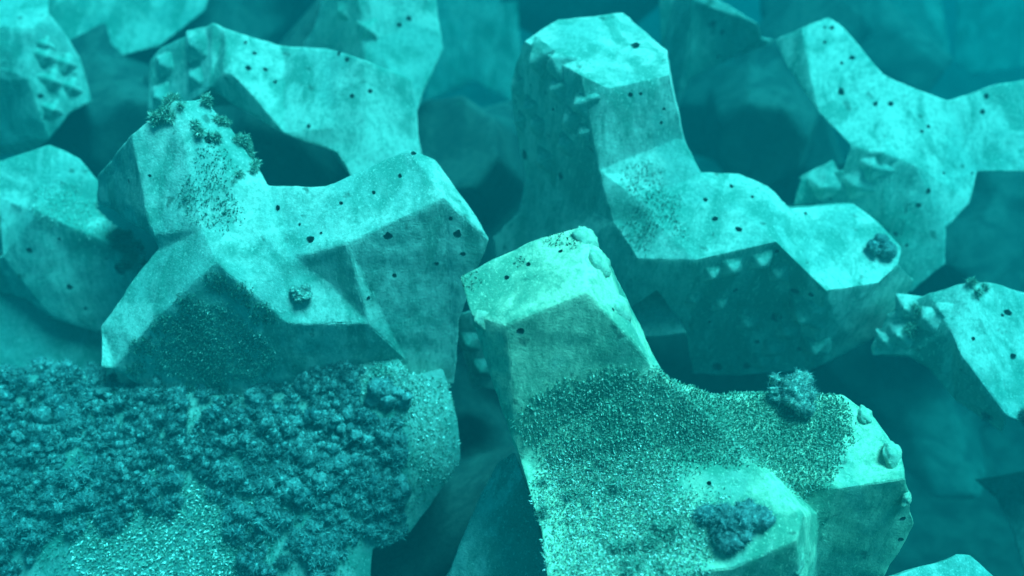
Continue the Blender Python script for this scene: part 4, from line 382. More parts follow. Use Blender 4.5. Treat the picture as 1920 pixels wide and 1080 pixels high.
  'edge': 0.1,
  'pal': 'dark',
  'label': 'dark blue block nearly lost in the gap at the lower right edge',
  'holes': [],
  'studs': [],
 },
 'O': {
  'o': (-2.331, 5.485, 1.984),
  'v': [(-5.092, 5.745, 4.023), (-4.063, 5.73, 4.095), (-3.644, 5.715, 4.12), (-3.192, 5.544, 4.063), (-2.112, 5.477, 4.064), (-1.511, 5.802, 4.211), (-0.998, 5.865, 4.229), (-0.854, 5.643, 4.169), (-0.58, 5.781, 4.122), (-0.473, 5.594, 3.807), (-0.435, 5.34, 3.492), (-0.607, 5.01, 3.397), (-0.8, 5.014, 3.552), (-0.87, 5.404, 3.983), (-0.825, 4.768, 3.224), (-1.119, 4.654, 3.166), (-1.193, 4.119, 2.527), (-1.916, 4.026, 2.673), (-3.47, 3.992, 2.725), (-4.767, 4.114, 2.534), (-3.534, 4.921, 3.683), (-2.693, 4.989, 3.732), (-1.874, 4.923, 3.681), (-2.87, 5.274, 3.927), (-1.734, 5.259, 3.941), (-4.873, 5.029, 3.567), (-5.217, 5.971, 3.795), (-5.028, 5.278, 3.301), (-4.937, 4.359, 2.23), (-3.628, 4.252, 2.396), (-2.03, 4.281, 2.35), (-1.286, 4.363, 2.223), (-1.209, 4.904, 2.885), (-0.908, 5.014, 2.951), (-0.686, 5.251, 3.137), (-0.511, 5.564, 3.255), (-0.549, 5.819, 3.577), (-0.657, 6.011, 3.893), (-0.936, 5.886, 3.929), (-1.08, 6.095, 4.002), (-1.599, 6.036, 3.98), (-2.215, 5.726, 3.815), (-3.308, 5.787, 3.819), (-3.759, 5.95, 3.886), (-4.181, 5.962, 3.864), (-5.119, 6.193, 3.481), (-4.97, 5.567, 3.004), (-4.898, 4.714, 1.989), (-3.683, 4.622, 2.126), (-2.176, 4.648, 2.089), (-1.475, 4.718, 1.984), (-1.403, 5.221, 2.609), (-1.121, 5.321, 2.676), (-0.915, 5.537, 2.857), (-0.754, 5.817, 2.979), (-0.79, 6.051, 3.278), (-0.89, 6.232, 3.571), (-1.148, 6.124, 3.598), (-1.282, 6.309, 3.672), (-1.765, 6.257, 3.65), (-2.34, 5.98, 3.488), (-3.357, 6.034, 3.495), (-3.771, 6.178, 3.562), (-4.162, 6.187, 3.542), (-4.44, 6.235, 3.147), (-4.329, 5.758, 2.834), (-4.275, 5.13, 2.116), (-3.394, 5.045, 2.23), (-2.306, 5.068, 2.199), (-1.806, 5.134, 2.111), (-1.757, 5.503, 2.556), (-1.558, 5.58, 2.599), (-1.414, 5.744, 2.721), (-1.31, 5.963, 2.79), (-1.337, 6.133, 3.002), (-1.407, 6.261, 3.214), (-1.585, 6.172, 3.247), (-1.689, 6.317, 3.286), (-2.033, 6.276, 3.274), (-2.439, 6.062, 3.175), (-3.172, 6.105, 3.175), (-3.472, 6.218, 3.213), (-3.752, 6.227, 3.196), (-2.51, 5.85, 2.821)],
  'f': [(0, 25, 20, 23, 3, 2, 1), (3, 23, 24, 4), (4, 24, 13, 7, 6, 5), (23, 20, 21, 22, 24), (24, 22, 12, 13), (7, 13, 12, 11, 10, 9, 8), (12, 22, 17, 16, 15, 14, 11), (20, 18, 17, 22, 21), (25, 19, 18, 20), (25, 0, 26, 27), (19, 25, 27, 28), (18, 19, 28, 29), (17, 18, 29, 30), (16, 17, 30, 31), (15, 16, 31, 32), (14, 15, 32, 33), (11, 14, 33, 34), (10, 11, 34, 35), (9, 10, 35, 36), (8, 9, 36, 37), (7, 8, 37, 38), (6, 7, 38, 39), (5, 6, 39, 40), (4, 5, 40, 41), (3, 4, 41, 42), (2, 3, 42, 43), (1, 2, 43, 44), (0, 1, 44, 26), (27, 26, 45, 46), (28, 27, 46, 47), (29, 28, 47, 48), (30, 29, 48, 49), (31, 30, 49, 50), (32, 31, 50, 51), (33, 32, 51, 52), (34, 33, 52, 53), (35, 34, 53, 54), (36, 35, 54, 55), (37, 36, 55, 56), (38, 37, 56, 57), (39, 38, 57, 58), (40, 39, 58, 59), (41, 40, 59, 60), (42, 41, 60, 61), (43, 42, 61, 62), (44, 43, 62, 63), (26, 44, 63, 45), (46, 45, 64, 65), (47, 46, 65, 66), (48, 47, 66, 67), (49, 48, 67, 68), (50, 49, 68, 69), (51, 50, 69, 70), (52, 51, 70, 71), (53, 52, 71, 72), (54, 53, 72, 73), (55, 54, 73, 74), (56, 55, 74, 75), (57, 56, 75, 76), (58, 57, 76, 77), (59, 58, 77, 78), (60, 59, 78, 79), (61, 60, 79, 80), (62, 61, 80, 81), (63, 62, 81, 82), (45, 63, 82, 64), (65, 64, 83), (66, 65, 83), (67, 66, 83), (68, 67, 83), (69, 68, 83), (70, 69, 83), (71, 70, 83), (72, 71, 83), (73, 72, 83), (74, 73, 83), (75, 74, 83), (76, 75, 83), (77, 76, 83), (78, 77, 83), (79, 78, 83), (80, 79, 83), (81, 80, 83), (82, 81, 83), (64, 82, 83)],
  'edge': 0.075,
  'pal': 'dim',
  'label': 'big overgrown block at lower left, buried in fluffy dark blue-green algae',
  'holes': [],
  'studs': [],
 },
 'P': {
  'o': (-0.112, 4.663, 2.061),
  'v': [(-0.812, 4.129, 2.511), (-0.288, 4.48, 3.803), (-0.109, 4.589, 4.222), (0.019, 4.583, 4.354), (0.193, 4.276, 3.936), (0.35, 3.763, 3.086), (-0.822, 4.312, 2.271), (0.356, 3.989, 2.774), (0.195, 4.522, 3.638), (0.017, 4.836, 4.068), (-0.115, 4.834, 3.941), (-0.297, 4.707, 3.529), (-0.774, 4.565, 2.061), (0.323, 4.29, 2.478), (0.172, 4.796, 3.285), (0.004, 5.09, 3.691), (-0.12, 5.083, 3.577), (-0.29, 4.955, 3.199), (-0.589, 4.836, 2.09), (0.2, 4.587, 2.447), (0.091, 4.947, 3.037), (-0.03, 5.161, 3.329), (-0.12, 5.161, 3.238), (-0.243, 5.08, 2.951), (-0.111, 4.997, 2.812)],
  'f': [(0, 5, 4, 3, 2, 1), (5, 0, 6, 7), (4, 5, 7, 8), (3, 4, 8, 9), (2, 3, 9, 10), (1, 2, 10, 11), (0, 1, 11, 6), (7, 6, 12, 13), (8, 7, 13, 14), (9, 8, 14, 15), (10, 9, 15, 16), (11, 10, 16, 17), (6, 11, 17, 12), (13, 12, 18, 19), (14, 13, 19, 20), (15, 14, 20, 21), (16, 15, 21, 22), (17, 16, 22, 23), (12, 17, 23, 18), (19, 18, 24), (20, 19, 24), (21, 20, 24), (22, 21, 24), (23, 22, 24), (18, 23, 24)],
  'edge': 0.075,
  'pal': 'clean',
  'label': 'dim slanting block below the gap left of the large front tetrapod',
  'holes': [],
  'studs': [],
 },
 'Q': {
  'o': (-0.29, 6.653, 3.107),
  'v': [(-0.481, 6.415, 4.214), (-0.141, 6.323, 4.401), (0.074, 6.15, 3.49), (-0.376, 6.297, 3.465), (-0.453, 6.362, 3.824), (-0.492, 6.644, 4.031), (-0.462, 6.573, 3.653), (-0.384, 6.493, 3.306), (0.065, 6.359, 3.32), (-0.151, 6.57, 4.205), (-0.487, 6.891, 3.799), (-0.458, 6.815, 3.459), (-0.386, 6.734, 3.148), (0.026, 6.617, 3.154), (-0.172, 6.834, 3.952), (-0.439, 7.005, 3.597), (-0.419, 6.968, 3.34), (-0.368, 6.925, 3.107), (-0.073, 6.829, 3.121), (-0.213, 6.947, 3.722), (-0.303, 6.967, 3.354)],
  'f': [(0, 4, 3, 2, 1), (4, 0, 5, 6), (3, 4, 6, 7), (2, 3, 7, 8), (1, 2, 8, 9), (0, 1, 9, 5), (6, 5, 10, 11), (7, 6, 11, 12), (8, 7, 12, 13), (9, 8, 13, 14), (5, 9, 14, 10), (11, 10, 15, 16), (12, 11, 16, 17), (13, 12, 17, 18), (14, 13, 18, 19), (10, 14, 19, 15), (16, 15, 20), (17, 16, 20), (18, 17, 20), (19, 18, 20), (15, 19, 20)],
  'edge': 0.1,
  'pal': 'dim',
  'label': 'dark studded block deep in the gap just left of the large front tetrapod',
  'holes': [],
  'studs': [((-0.39, 6.356, 3.955), (-0.315, -0.943, 0.105), 0.121, (0.0, 0.0, 1.0), 10, False), ((-0.271, 6.288, 3.695), (-0.314, -0.943, 0.105), 0.125, (0.0, 0.0, 1.0), 10, False)],
 },
 'R': {
  'o': (1.285, 7.084, 3.44),
  'v': [(0.808, 7.084, 4.472), (1.147, 6.963, 4.49), (1.38, 6.7, 4.278), (1.607, 6.398, 4.014), (1.376, 6.434, 3.943), (0.949, 6.539, 3.861), (0.85, 7.325, 4.3), (0.992, 6.787, 3.679), (1.425, 6.695, 3.751), (1.661, 6.666, 3.817), (1.429, 6.961, 4.091), (1.192, 7.215, 4.311), (0.934, 7.577, 4.071), (1.066, 7.087, 3.495), (1.466, 7.01, 3.555), (1.686, 6.987, 3.613), (1.47, 7.254, 3.871), (1.25, 7.483, 4.077), (1.079, 7.677, 3.845), (1.171, 7.317, 3.44), (1.455, 7.248, 3.492), (1.611, 7.225, 3.538), (1.458, 7.426, 3.716), (1.302, 7.599, 3.857), (1.354, 7.451, 3.621)],
  'f': [(0, 5, 4, 3, 2, 1), (5, 0, 6, 7), (4, 5, 7, 8), (3, 4, 8, 9), (2, 3, 9, 10), (1, 2, 10, 11), (0, 1, 11, 6), (7, 6, 12, 13), (8, 7, 13, 14), (9, 8, 14, 15), (10, 9, 15, 16), (11, 10, 16, 17), (6, 11, 17, 12), (13, 12, 18, 19), (14, 13, 19, 20), (15, 14, 20, 21), (16, 15, 21, 22), (17, 16, 22, 23), (12, 17, 23, 18), (19, 18, 24), (20, 19, 24), (21, 20, 24), (22, 21, 24), (23, 22, 24), (18, 23, 24)],
  'edge': 0.1,
  'pal': 'dim',
  'label': 'dim flat block face under the upright capped tetrapod, right of the front tetrapod',
  'holes': [],
  'studs': [],
 },
 'S': {
  'o': (-5.133, 7.471, 2.471),
  'v': [(-5.994, 7.383, 4.027), (-4.683, 7.325, 3.672), (-3.853, 7.308, 3.48), (-3.92, 6.95, 2.92), (-4.707, 6.828, 2.882), (-6.035, 6.722, 2.978), (-6.182, 7.647, 3.821), (-6.217, 6.976, 2.771), (-4.873, 7.07, 2.687), (-4.079, 7.185, 2.732), (-4.014, 7.546, 3.29), (-4.852, 7.572, 3.476), (-6.294, 7.914, 3.536), (-6.324, 7.291, 2.569), (-5.079, 7.37, 2.499), (-4.347, 7.472, 2.544), (-4.287, 7.805, 3.056), (-5.061, 7.835, 3.223), (-6.104, 7.989, 3.227), (-6.128, 7.55, 2.532), (-5.249, 7.621, 2.471), (-4.732, 7.701, 2.498), (-4.688, 7.936, 2.865), (-5.233, 7.948, 2.991), (-5.384, 7.827, 2.737)],
  'f': [(0, 5, 4, 3, 2, 1), (5, 0, 6, 7), (4, 5, 7, 8), (3, 4, 8, 9), (2, 3, 9, 10), (1, 2, 10, 11), (0, 1, 11, 6), (7, 6, 12, 13), (8, 7, 13, 14), (9, 8, 14, 15), (10, 9, 15, 16), (11, 10, 16, 17), (6, 11, 17, 12), (13, 12, 18, 19), (14, 13, 19, 20), (15, 14, 20, 21), (16, 15, 21, 22), (17, 16, 22, 23), (12, 17, 23, 18), (19, 18, 24), (20, 19, 24), (21, 20, 24), (22, 21, 24), (23, 22, 24), (18, 23, 24)],
  'edge': 0.1,
  'pal': 'dim',
  'label': 'dim block face in shadow under the boxy holed tetrapod at the left edge',
  'holes': [],
  'studs': [],
 },
 'T': {
  'o': (-0.658, 14.833, 2.79),
  'v': [(-1.347, 14.703, 5.59), (0.0, 14.842, 5.558), (0.225, 13.978, 2.89), (-0.62, 14.042, 3.364), (-1.419, 13.86, 3.084), (-1.364, 15.109, 5.45), (-1.426, 14.183, 2.985), (-0.635, 14.365, 3.262), (0.202, 14.278, 2.802), (-0.019, 15.231, 5.421), (-1.323, 15.498, 5.182), (-1.372, 14.606, 2.949), (-0.653, 14.772, 3.201), (0.106, 14.682, 2.79), (-0.092, 15.599, 5.157), (-1.143, 15.55, 4.742), (-1.179, 15.01, 3.125), (-0.67, 15.126, 3.304), (-0.135, 15.09, 3.004), (-0.268, 15.638, 4.718), (-0.683, 15.34, 3.773)],
  'f': [(0, 4, 3, 2, 1), (4, 0, 5, 6), (3, 4, 6, 7), (2, 3, 7, 8), (1, 2, 8, 9), (0, 1, 9, 5), (6, 5, 10, 11), (7, 6, 11, 12), (8, 7, 12, 13), (9, 8, 13, 14), (5, 9, 14, 10), (11, 10, 15, 16), (12, 11, 16, 17), (13, 12, 17, 18), (14, 13, 18, 19), (10, 14, 19, 15), (16, 15, 20), (17, 16, 20), (18, 17, 20), (19, 18, 20), (15, 19, 20)],
  'edge': 0.16,
  'pal': 'dim',
  'label': 'far hazy block face left of the upright capped tetrapod, cut by the top edge',
  'holes': [],
  'studs': [],
 },
}
TURF = [
 ('C', [((0.356, 4.345, 4.87), 0.34), ((0.674, 4.321, 4.892), 0.39), ((1.028, 4.319, 4.894), 0.39), ((0.608, 4.216, 4.651), 0.36)], 18000, 0.026, 0.0048, 't', 1),
 ('C', [((1.38, 4.313, 4.9), 0.32), ((1.787, 4.446, 4.774), 0.33), ((2.095, 4.481, 4.741), 0.29), ((1.952, 4.283, 4.633), 0.29), ((1.656, 4.306, 4.71), 0.22)], 20000, 0.026, 0.0045, 't', 2),
 ('C', [((0.424, 4.046, 4.526), 0.32), ((0.77, 4.006, 4.571), 0.32), ((0.539, 3.659, 4.465), 0.37), ((0.979, 3.71, 4.506), 0.34)], 18000, 0.026, 0.0045, 'w', 3),  # white-speckled turf, paler also to paint the leg top brighter than the front
 ('E', [((-1.956, 5.556, 4.866), 0.12), ((-2.101, 5.574, 5.017), 0.12), ((-2.283, 5.615, 5.094), 0.12), ((-2.54, 5.597, 4.918), 0.12), ((-2.766, 5.578, 4.723), 0.13), ((-2.974, 5.547, 4.515), 0.12), ((-3.073, 5.55, 4.289), 0.1)], 6000, 0.03, 0.004, 'k', 4),
 ('E', [((-2.413, 5.573, 4.577), 0.38), ((-2.189, 5.551, 4.485), 0.32), ((-2.555, 5.559, 4.166), 0.24), ((-2.725, 5.57, 4.414), 0.24)], 13000, 0.024, 0.0045, 'd', 14),
 ('C', [((1.263, 3.829, 4.568), 0.2), ((0.95, 4.085, 4.637), 0.18), ((0.754, 3.843, 4.551), 0.21)], 3000, 0.026, 0.004, 'w', 18),
 ('C', [((0.354, 4.907, 5.954), 0.11), ((0.244, 4.911, 5.923), 0.06), ((-0.26, 4.752, 5.736), 0.08), ((0.052, 4.832, 5.829), 0.05)], 2500, 0.024, 0.004, 'k', 15),
 ('F', [((-4.35, 7.442, 4.789), 0.26), ((-4.017, 7.399, 4.636), 0.26), ((-3.697, 7.2, 4.397), 0.21)], 2500, 0.025, 0.004, 'w', 16),
 ('A', [((1.178, 6.957, 5.279), 0.21), ((1.313, 6.79, 5.104), 0.23), ((1.123, 6.671, 4.957), 0.21), ((1.453, 6.656, 4.912), 0.14)], 5000, 0.024, 0.004, 'k', 5),
 ('E', [((-2.4, 6.148, 5.569), 0.25), ((-2.351, 6.298, 5.821), 0.17), ((-2.251, 6.014, 5.501), 0.17)], 2500, 0.03, 0.005, 'd', 6),
 ('O', [((-2.999, 4.639, 3.38), 0.55), ((-2.372, 4.653, 3.363), 0.51), ((-2.654, 4.507, 3.221), 0.63)], 10000, 0.035, 0.006, 'w', 7),  # white turf; its paleness also paints the lit patch low on the block
 ('O', [((-3.317, 5.295, 3.907), 0.7), ((-2.192, 5.09, 3.81), 0.69), ((-1.382, 5.116, 3.783), 0.6), ((-1.056, 5.44, 4.008), 0.4), ((-3.434, 4.778, 3.533), 0.64), ((-1.706, 4.782, 3.466), 0.64), ((-0.954, 5.013, 3.583), 0.35)], 14000, 0.03, 0.0045, 'd', 19),
 ('O', [((-0.67, 5.518, 3.937), 0.27), ((-0.642, 5.245, 3.652), 0.27), ((-0.977, 5.588, 4.112), 0.27), ((-1.252, 5.681, 4.149), 0.22)], 5000, 0.03, 0.005, 'w', 8),  # turf made pale so the right face looks sunlit
]
FLUFF = [
 ('O', [((-1.755, 5.423, 4.025), 0.35), ((-1.423, 5.598, 4.103), 0.27), ((-1.188, 5.437, 4.012), 0.31), ((-1.465, 5.079, 3.761), 0.43), ((-1.044, 4.98, 3.494), 0.26), ((-3.845, 5.603, 4.04), 0.36), ((-3.956, 5.332, 3.872), 0.44)], 45, 0.1, 0.17, 'f', 21),
 ('E', [((-0.341, 6.145, 5.435), 0.09), ((-0.445, 6.196, 5.552), 0.07)], 10, 0.03, 0.06, 'p', 23),
 ('J', [((2.803, 10.082, 5.535), 0.11)], 8, 0.04, 0.08, 'p', 24),
 ('A', [((3.487, 6.598, 4.38), 0.12), ((3.482, 6.653, 3.974), 0.1)], 14, 0.03, 0.06, 'p', 25),
 ('H', [((3.927, 6.126, 4.738), 0.1), ((3.413, 6.125, 4.374), 0.14)], 12, 0.03, 0.06, 'p', 26),
 ('O', [((-3.883, 5.403, 3.924), 0.75), ((-3.893, 5.443, 3.947), 0.53), ((-3.076, 5.206, 3.874), 0.61), ((-2.117, 5.191, 3.889), 0.56), ((-1.619, 5.384, 4.001), 0.44), ((-1.339, 5.091, 3.748), 0.48), ((-3.936, 4.871, 3.553), 0.56), ((-1.585, 4.877, 3.545), 0.56), ((-1.168, 4.876, 3.42), 0.3)], 1300, 0.025, 0.12, 'f', 1),
 ('E', [((-2.39, 6.574, 6.012), 0.21), ((-2.17, 6.407, 5.813), 0.21), ((-2.48, 6.659, 6.112), 0.15), ((-2.779, 6.532, 6.122), 0.17)], 40, 0.03, 0.08, 'p', 2),
 ('F', [((-3.762, 7.261, 4.468), 0.13), ((-3.575, 7.138, 4.346), 0.16)], 45, 0.03, 0.07, 'p', 3),
 ('C', [((0.353, 4.022, 4.502), 0.18), ((0.638, 4.12, 4.6), 0.14), ((0.938, 3.622, 4.459), 0.2), ((0.733, 3.565, 4.429), 0.17)], 30, 0.02, 0.06, 'p', 4),
 ('H', [((4.023, 5.439, 3.951), 0.18)], 20, 0.03, 0.07, 'f', 5),
]
CLUMPS = [
 ((1.933, 4.616, 4.854), (0.15, -0.523, 0.839), 0.178, 'rounded blue-green algae clump on the upper edge of the front tetrapod right leg', 'p'),
 ((1.406, 3.751, 4.532), (-0.215, -0.446, 0.869), 0.176, 'dark bushy algae tuft on the bright top of the front tetrapod lower leg', 'f'),
 ((3.278, 6.693, 4.744), (0.126, -0.452, 0.883), 0.124, 'round dark growth at the right rim of the bright facet under the studded tetrapod', 'f'),
 ((-1.647, 5.652, 4.981), (0.411, -0.766, 0.495), 0.083, 'grey curled sponge on the pale ridge of the tetrapod left of centre', 'p'),
]
LOWER = [
 ((-0.587, 10.877, 3.264), (20, 40, 10), 'dim tetrapod deep in the dark gap between the left and upper middle tetrapods'),
 ((-5.484, 11.278, 4.186), (50, 10, 70), 'dim tetrapod in the dark gap below the studded end at upper left'),
 ((-2.854, 10.309, 4.021), (0, 30, 130), 'dim tetrapod seen through the hollow under the bright pitted leg at upper left'),
 ((3.731, 12.315, 3.574), (35, 0, 20), 'dim tetrapod in the dark hollow between the upright and upper right tetrapods'),
 ((6.819, 10.799, 2.456), (10, 60, 200), 'dim tetrapod in the dark gap at the right edge, above the pitted studded block'),
 ((5.874, 9.72, -0.132), (70, 20, 40), 'dim tetrapod in the dark gap right of the large front tetrapod'),
 ((2.581, 8.902, 1.489), (25, 65, 90), 'dim tetrapod in the dark gap under the studded belly, right of the front tetrapod'),
 ((-0.5, 7.479, 1.549), (40, 40, 160), 'dim tetrapod in the narrow dark gap left of the large front tetrapod'),
 ((-0.827, 5.502, 1.864), (15, 75, 240), 'dim tetrapod in the dark gap at the bottom, right of the overgrown block'),
 ((-3.897, 13.526, 4.781), (60, 0, 15), 'dim far tetrapod at the top edge above the studded-end tetrapod'),
 ((1.305, 15.584, 4.232), (30, 50, 75), 'dim far tetrapod at the top edge behind the upright capped tetrapod'),
 ((5.232, 14.278, 4.111), (80, 10, 100), 'dim far tetrapod in the gap left of the faint top edge blocks'),
]

# ------------------------------------------------------------ seabed
def seabed():
    bm = bmesh.new(); n = 90; S = 80.0
    g = [[None]*(n+1) for _ in range(n+1)]
    for i in range(n+1):
        for j in range(n+1):
            x = -S/2+S*i/n; y = -20+S*j/n
            g[i][j] = bm.verts.new((x, y, .35*fractal((x, y, 0), .35)+.02*y))
    for i in range(n):
        for j in range(n): bm.faces.new((g[i][j], g[i+1][j], g[i+1][j+1], g[i][j+1]))
    me = bpy.data.meshes.new('seabed'); bm.to_mesh(me); bm.free()
    for p in me.polygons: p.use_smooth = True
    m, t, b = new_mat('seabed_rubble'); v = coords(t)
    t.links.new(mix(t, ramp(t, noise_n(t, 3, 6, .7, v), .35, .65), (.012, .02, .02), (.035, .05, .045)), b.inputs['Base Color'])
    tag(link('seabed', me, m), kind='structure')
seabed()

# ------------------------------------------------------------ the tetrapods
GROUP = 'concrete tetrapods piled on the breakwater'
PAL = {
 'clean': ((.24, .38, .34), (.50, .54, .48), (.07, .23, .19)),
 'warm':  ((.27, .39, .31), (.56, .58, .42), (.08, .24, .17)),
 'dim':   ((.16, .27, .25), (.32, .38, .34), (.05, .18, .15)),  # darker concrete: shade of recessed blocks put into the colour; overgrown block too
 'dark':  ((.08, .13, .12), (.16, .22, .20), (.04, .09, .08)),  # darkest copy: dimness of far and deep blocks put into the concrete colour
}
OB = {}
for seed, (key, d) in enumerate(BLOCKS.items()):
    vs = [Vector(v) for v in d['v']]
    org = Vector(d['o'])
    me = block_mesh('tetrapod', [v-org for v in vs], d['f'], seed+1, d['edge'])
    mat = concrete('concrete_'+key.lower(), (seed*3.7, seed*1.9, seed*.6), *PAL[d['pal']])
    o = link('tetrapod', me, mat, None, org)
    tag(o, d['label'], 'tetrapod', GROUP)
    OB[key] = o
    bvh = BVHTree.FromPolygons([v.co for v in me.vertices], [p.vertices for p in me.polygons])
    def snap(p, n):
        q = Vector(p)-org; hp, hn, _i, dist = bvh.ray_cast(q+Vector(n)*.4, -Vector(n), 1.2)
        if hp is None: hp, hn, _i, dist = bvh.find_nearest(q)
        acc = Vector()
        for a_ in ((0, 0), (.07, 0), (-.07, 0), (0, .07), (0, -.07)):
            t1 = Vector(n).orthogonal().normalized(); t2 = Vector(n).cross(t1)
            h2 = bvh.find_nearest(hp+t1*a_[0]+t2*a_[1]); acc += h2[1]
        return hp, acc.normalized()
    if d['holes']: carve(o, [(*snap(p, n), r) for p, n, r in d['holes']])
    for k, (p, n, s, up, rot, free) in enumerate(d['studs']):
        p, n = (Vector(p)-org, Vector(n)) if free else snap(p, n); z = n; x = Vector(up).cross(z).normalized(); y = z.cross(x)
        q = Matrix((x, y, z)).transposed() @ Matrix.Rotation(R_(rot), 3, 'Z')
        st = link('stud', (knob_mesh if free else stud_mesh)(s, seed*31+k), mat, o)
        st.location = p-n*s*.5 if free else p; st.rotation_euler = q.to_euler()

# ------------------------------------------------------------ the lower layer of the pile, dim in the gaps
def limb_block(seed):
    """four tapered octagonal limbs from one centre"""
    bm = bmesh.new(); dirs = [Vector(v).normalized() for v in ((1, 1, 1), (-1, -1, 1), (-1, 1, -1), (1, -1, -1))]
    for d in dirs:
        q = d.to_track_quat('Z', 'Y').to_matrix().to_4x4()
        bmesh.ops.create_cone(bm, cap_ends=True, segments=8, radius1=.98, radius2=.62, depth=2.1, matrix=Matrix.Translation(d*.75) @ q)
    me = bpy.data.meshes.new('tetrapod'); bm.to_mesh(me); bm.free()
    o = bpy.data.objects.new('tmp', me); COL.objects.link(o)
    md = o.modifiers.new('r', 'REMESH'); md.mode = 'VOXEL'; md.voxel_size = .06
    sm = o.modifiers.new('s', 'SMOOTH'); sm.iterations = 2; sm.factor = .5
    bpy.context.view_layer.update()
    ev = bpy.data.meshes.new_from_object(o.evaluated_get(bpy.context.evaluated_depsgraph_get())); bpy.data.objects.remove(o)
    for p in ev.polygons: p.use_smooth = True
    ev.set_sharp_from_angle(angle=R_(40)); ev.name = 'tetrapod'; return ev
LOW = limb_block(1); LOW_MAT = concrete('concrete_lower_shaded', (3, 8, 1), (.035, .06, .055), (.07, .10, .09), (.02, .04, .04)); LOW.materials.append(LOW_MAT)  # same concrete, darkened so the shade of the gaps is in its colour
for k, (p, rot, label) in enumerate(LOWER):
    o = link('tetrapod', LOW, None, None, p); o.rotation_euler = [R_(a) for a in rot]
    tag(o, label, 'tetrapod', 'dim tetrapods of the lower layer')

# ------------------------------------------------------------ growth on the blocks (parts of the block they grow on)
CAMP = Vector(cam.location)
def turf(key, spots, n, ln, wd, mat, seed, name='algae_turf', thr=0.0, mscale=5.0):
    o = OB[key]; rnd = random.Random(seed)
    sp = [(Vector(c)-o.location, r) for c, r in spots]; cl = CAMP-o.location
    def keep(p, nrm):
        if nrm.dot(cl-p) < -.2: return False
        q = p+Vector((seed, 0, 0))
        m = noise.noise(q*mscale)*.5+noise.noise(q*mscale*2.7)*.35
        for c, r in sp:
            e = (p-c).length/r
            if e < 1.25 and e+m*.6 < 1.0 and rnd.random() > e**3*.8: return True
        return False
    pts = area_samples(o.data, n, keep, rnd)
    t = link(name, blades_mesh(name, pts, ln, wd, rnd), mat, o)
    t['kind'] = 'stuff'; return t
def fluff(key, spots, n, r0, r1, mat, seed, name='fluffy_algae', sub=3):
    """uncountable soft lumps over part of a block"""
    o = OB[key]; rnd = random.Random(seed)
    sp = [(Vector(c)-o.location, r) for c, r in spots]; cl = CAMP-o.location
    def keep(p, nrm):
        if nrm.dot(cl-p) < -.1: return False
        m = noise.noise((p+Vector((seed, 3, 0)))*3)*.6
        return any((p-c).length/r+m < 1.0 for c, r in sp)
    L = []
    for p, nrm in area_samples(o.data, n, keep, rnd):
        r = r0+(r1-r0)*rnd.random()**2.2
        L.append((p+nrm*r*.25, r, rnd.uniform(.7, 1.1)))
    t = link(name, lumps_mesh(name, L, seed, sub), mat, o); t['kind'] = 'stuff'
    return t
def puffs(key, spots, n, r0, r1, mat, tmat, seed, name='fluffy_algae', fuzz=0):
    """uncountable soft tufts: each a knot of small lobes, with fine fronds over them"""
    o = OB[key]; rnd = random.Random(seed)
    sp = [(Vector(c)-o.location, r) for c, r in spots]; cl = CAMP-o.location
    def keep(p, nrm):
        if nrm.dot(cl-p) < -.1: return False
        q = p+Vector((seed, 3, 0)); m = noise.noise(q*3)*.6
        return noise.noise(q*2.2) > -.6 and any((p-c).length/r+m < 1.0 for c, r in sp)
    L = []
    for p, nrm in area_samples(o.data, n, keep, rnd):
        r = r0+(r1-r0)*rnd.random()**1.8
        for k in range(7):
            d = Vector((rnd.gauss(0, 1), rnd.gauss(0, 1), rnd.gauss(0, 1))).normalized()
            L.append((p+nrm*r*.3+d*r*rnd.uniform(.2, .75), r*rnd.uniform(.2, .48), rnd.uniform(.6, 1.3)))
    if not L: return
    me = lumps_mesh(name, L, seed, 2, .45)
    t = link(name, me, mat, o); t['kind'] = 'stuff'
    if fuzz and L:
        pts = area_samples(me, fuzz, lambda p, nrm: nrm.dot(cl-p) > 0, rnd)
        if pts: t = link('fine_fronds', blades_mesh('fine_fronds', pts, .04, .003, rnd), tmat, o); t['kind'] = 'stuff'
for a in TURF: turf(a[0], a[1], a[2], a[3], a[4], {'t': M_TURF, 'd': M_TURF_DARK, 'w': M_TURF_PALE, 'k': M_TURF_DEEP}[a[5]], a[6])
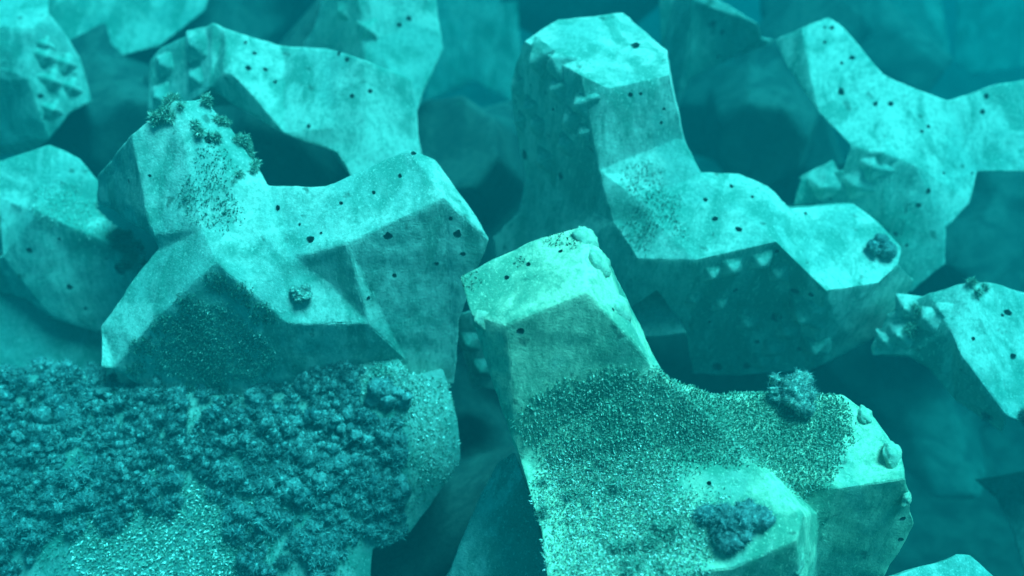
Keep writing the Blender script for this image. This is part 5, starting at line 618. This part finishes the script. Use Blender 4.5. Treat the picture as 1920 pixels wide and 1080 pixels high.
for a in FLUFF: puffs(a[0], a[1], a[2], a[3], a[4], {'f': M_FLUFF, 'p': M_FLUFF_PALE}[a[5]], {'f': M_FUZZ, 'p': M_TURF}[a[5]], a[6], fuzz=min(a[2]*150, 170000))

# ------------------------------------------------------------ single clumps that stand out
def clump(p, n, r, seed, label, mat, tmat):
    rnd = random.Random(seed); p = Vector(p); n = Vector(n); L = []
    for k in range(26):
        d = Vector((rnd.gauss(0, 1), rnd.gauss(0, 1), rnd.gauss(0, 1))).normalized()
        dn = d.dot(n); c = n*r*(.22+.3*abs(dn))+(d-n*dn)*r*rnd.uniform(.2, 1.0)
        L.append((c, r*rnd.uniform(.18, .45), rnd.uniform(.7, 1.1)))
    me = lumps_mesh('algae_clump', L, seed, 3, .4)
    o = link('algae_clump', me, mat, None, p); tag(o, label, 'algae', 'fluffy algae clumps on the blocks')
    pts = area_samples(me, 6000, lambda a, b: True, rnd)
    f = link('fronds', blades_mesh('fronds', pts, r*.2, r*.009, rnd), tmat, o); f['kind'] = 'stuff'
for k, (p, n, r, label, kind) in enumerate(CLUMPS):
    clump(p, n, r, 100+k, label, M_FLUFF if kind == 'f' else M_FLUFF_PALE, M_FUZZ)

# ------------------------------------------------------------ the water
def water():
    bm = bmesh.new(); bmesh.ops.create_cube(bm, size=1)
    lo = Vector((-38, -18, -2.5)); hi = Vector((38, 55, 9.6))
    for v in bm.verts: v.co = Vector(((lo[i]+hi[i])/2+v.co[i]*(hi-lo)[i]) for i in range(3))
    me = bpy.data.meshes.new('haze'); bm.to_mesh(me); bm.free()
    m = bpy.data.materials.new('sea_water_haze'); m.use_nodes = True; t = m.node_tree; t.nodes.clear()
    o = t.nodes.new('ShaderNodeOutputMaterial'); v = t.nodes.new('ShaderNodeVolumePrincipled')
    v.inputs['Color'].default_value = (0.001, 0.072, 0.085, 1.0); v.inputs['Density'].default_value = 0.16
    v.inputs['Absorption Color'].default_value = (0.003, 0.69, 0.72, 1.0); v.inputs['Anisotropy'].default_value = 0.2
    t.links.new(v.outputs[0], o.inputs['Volume'])
    tag(link('haze', me, m), kind='stuff')
water()
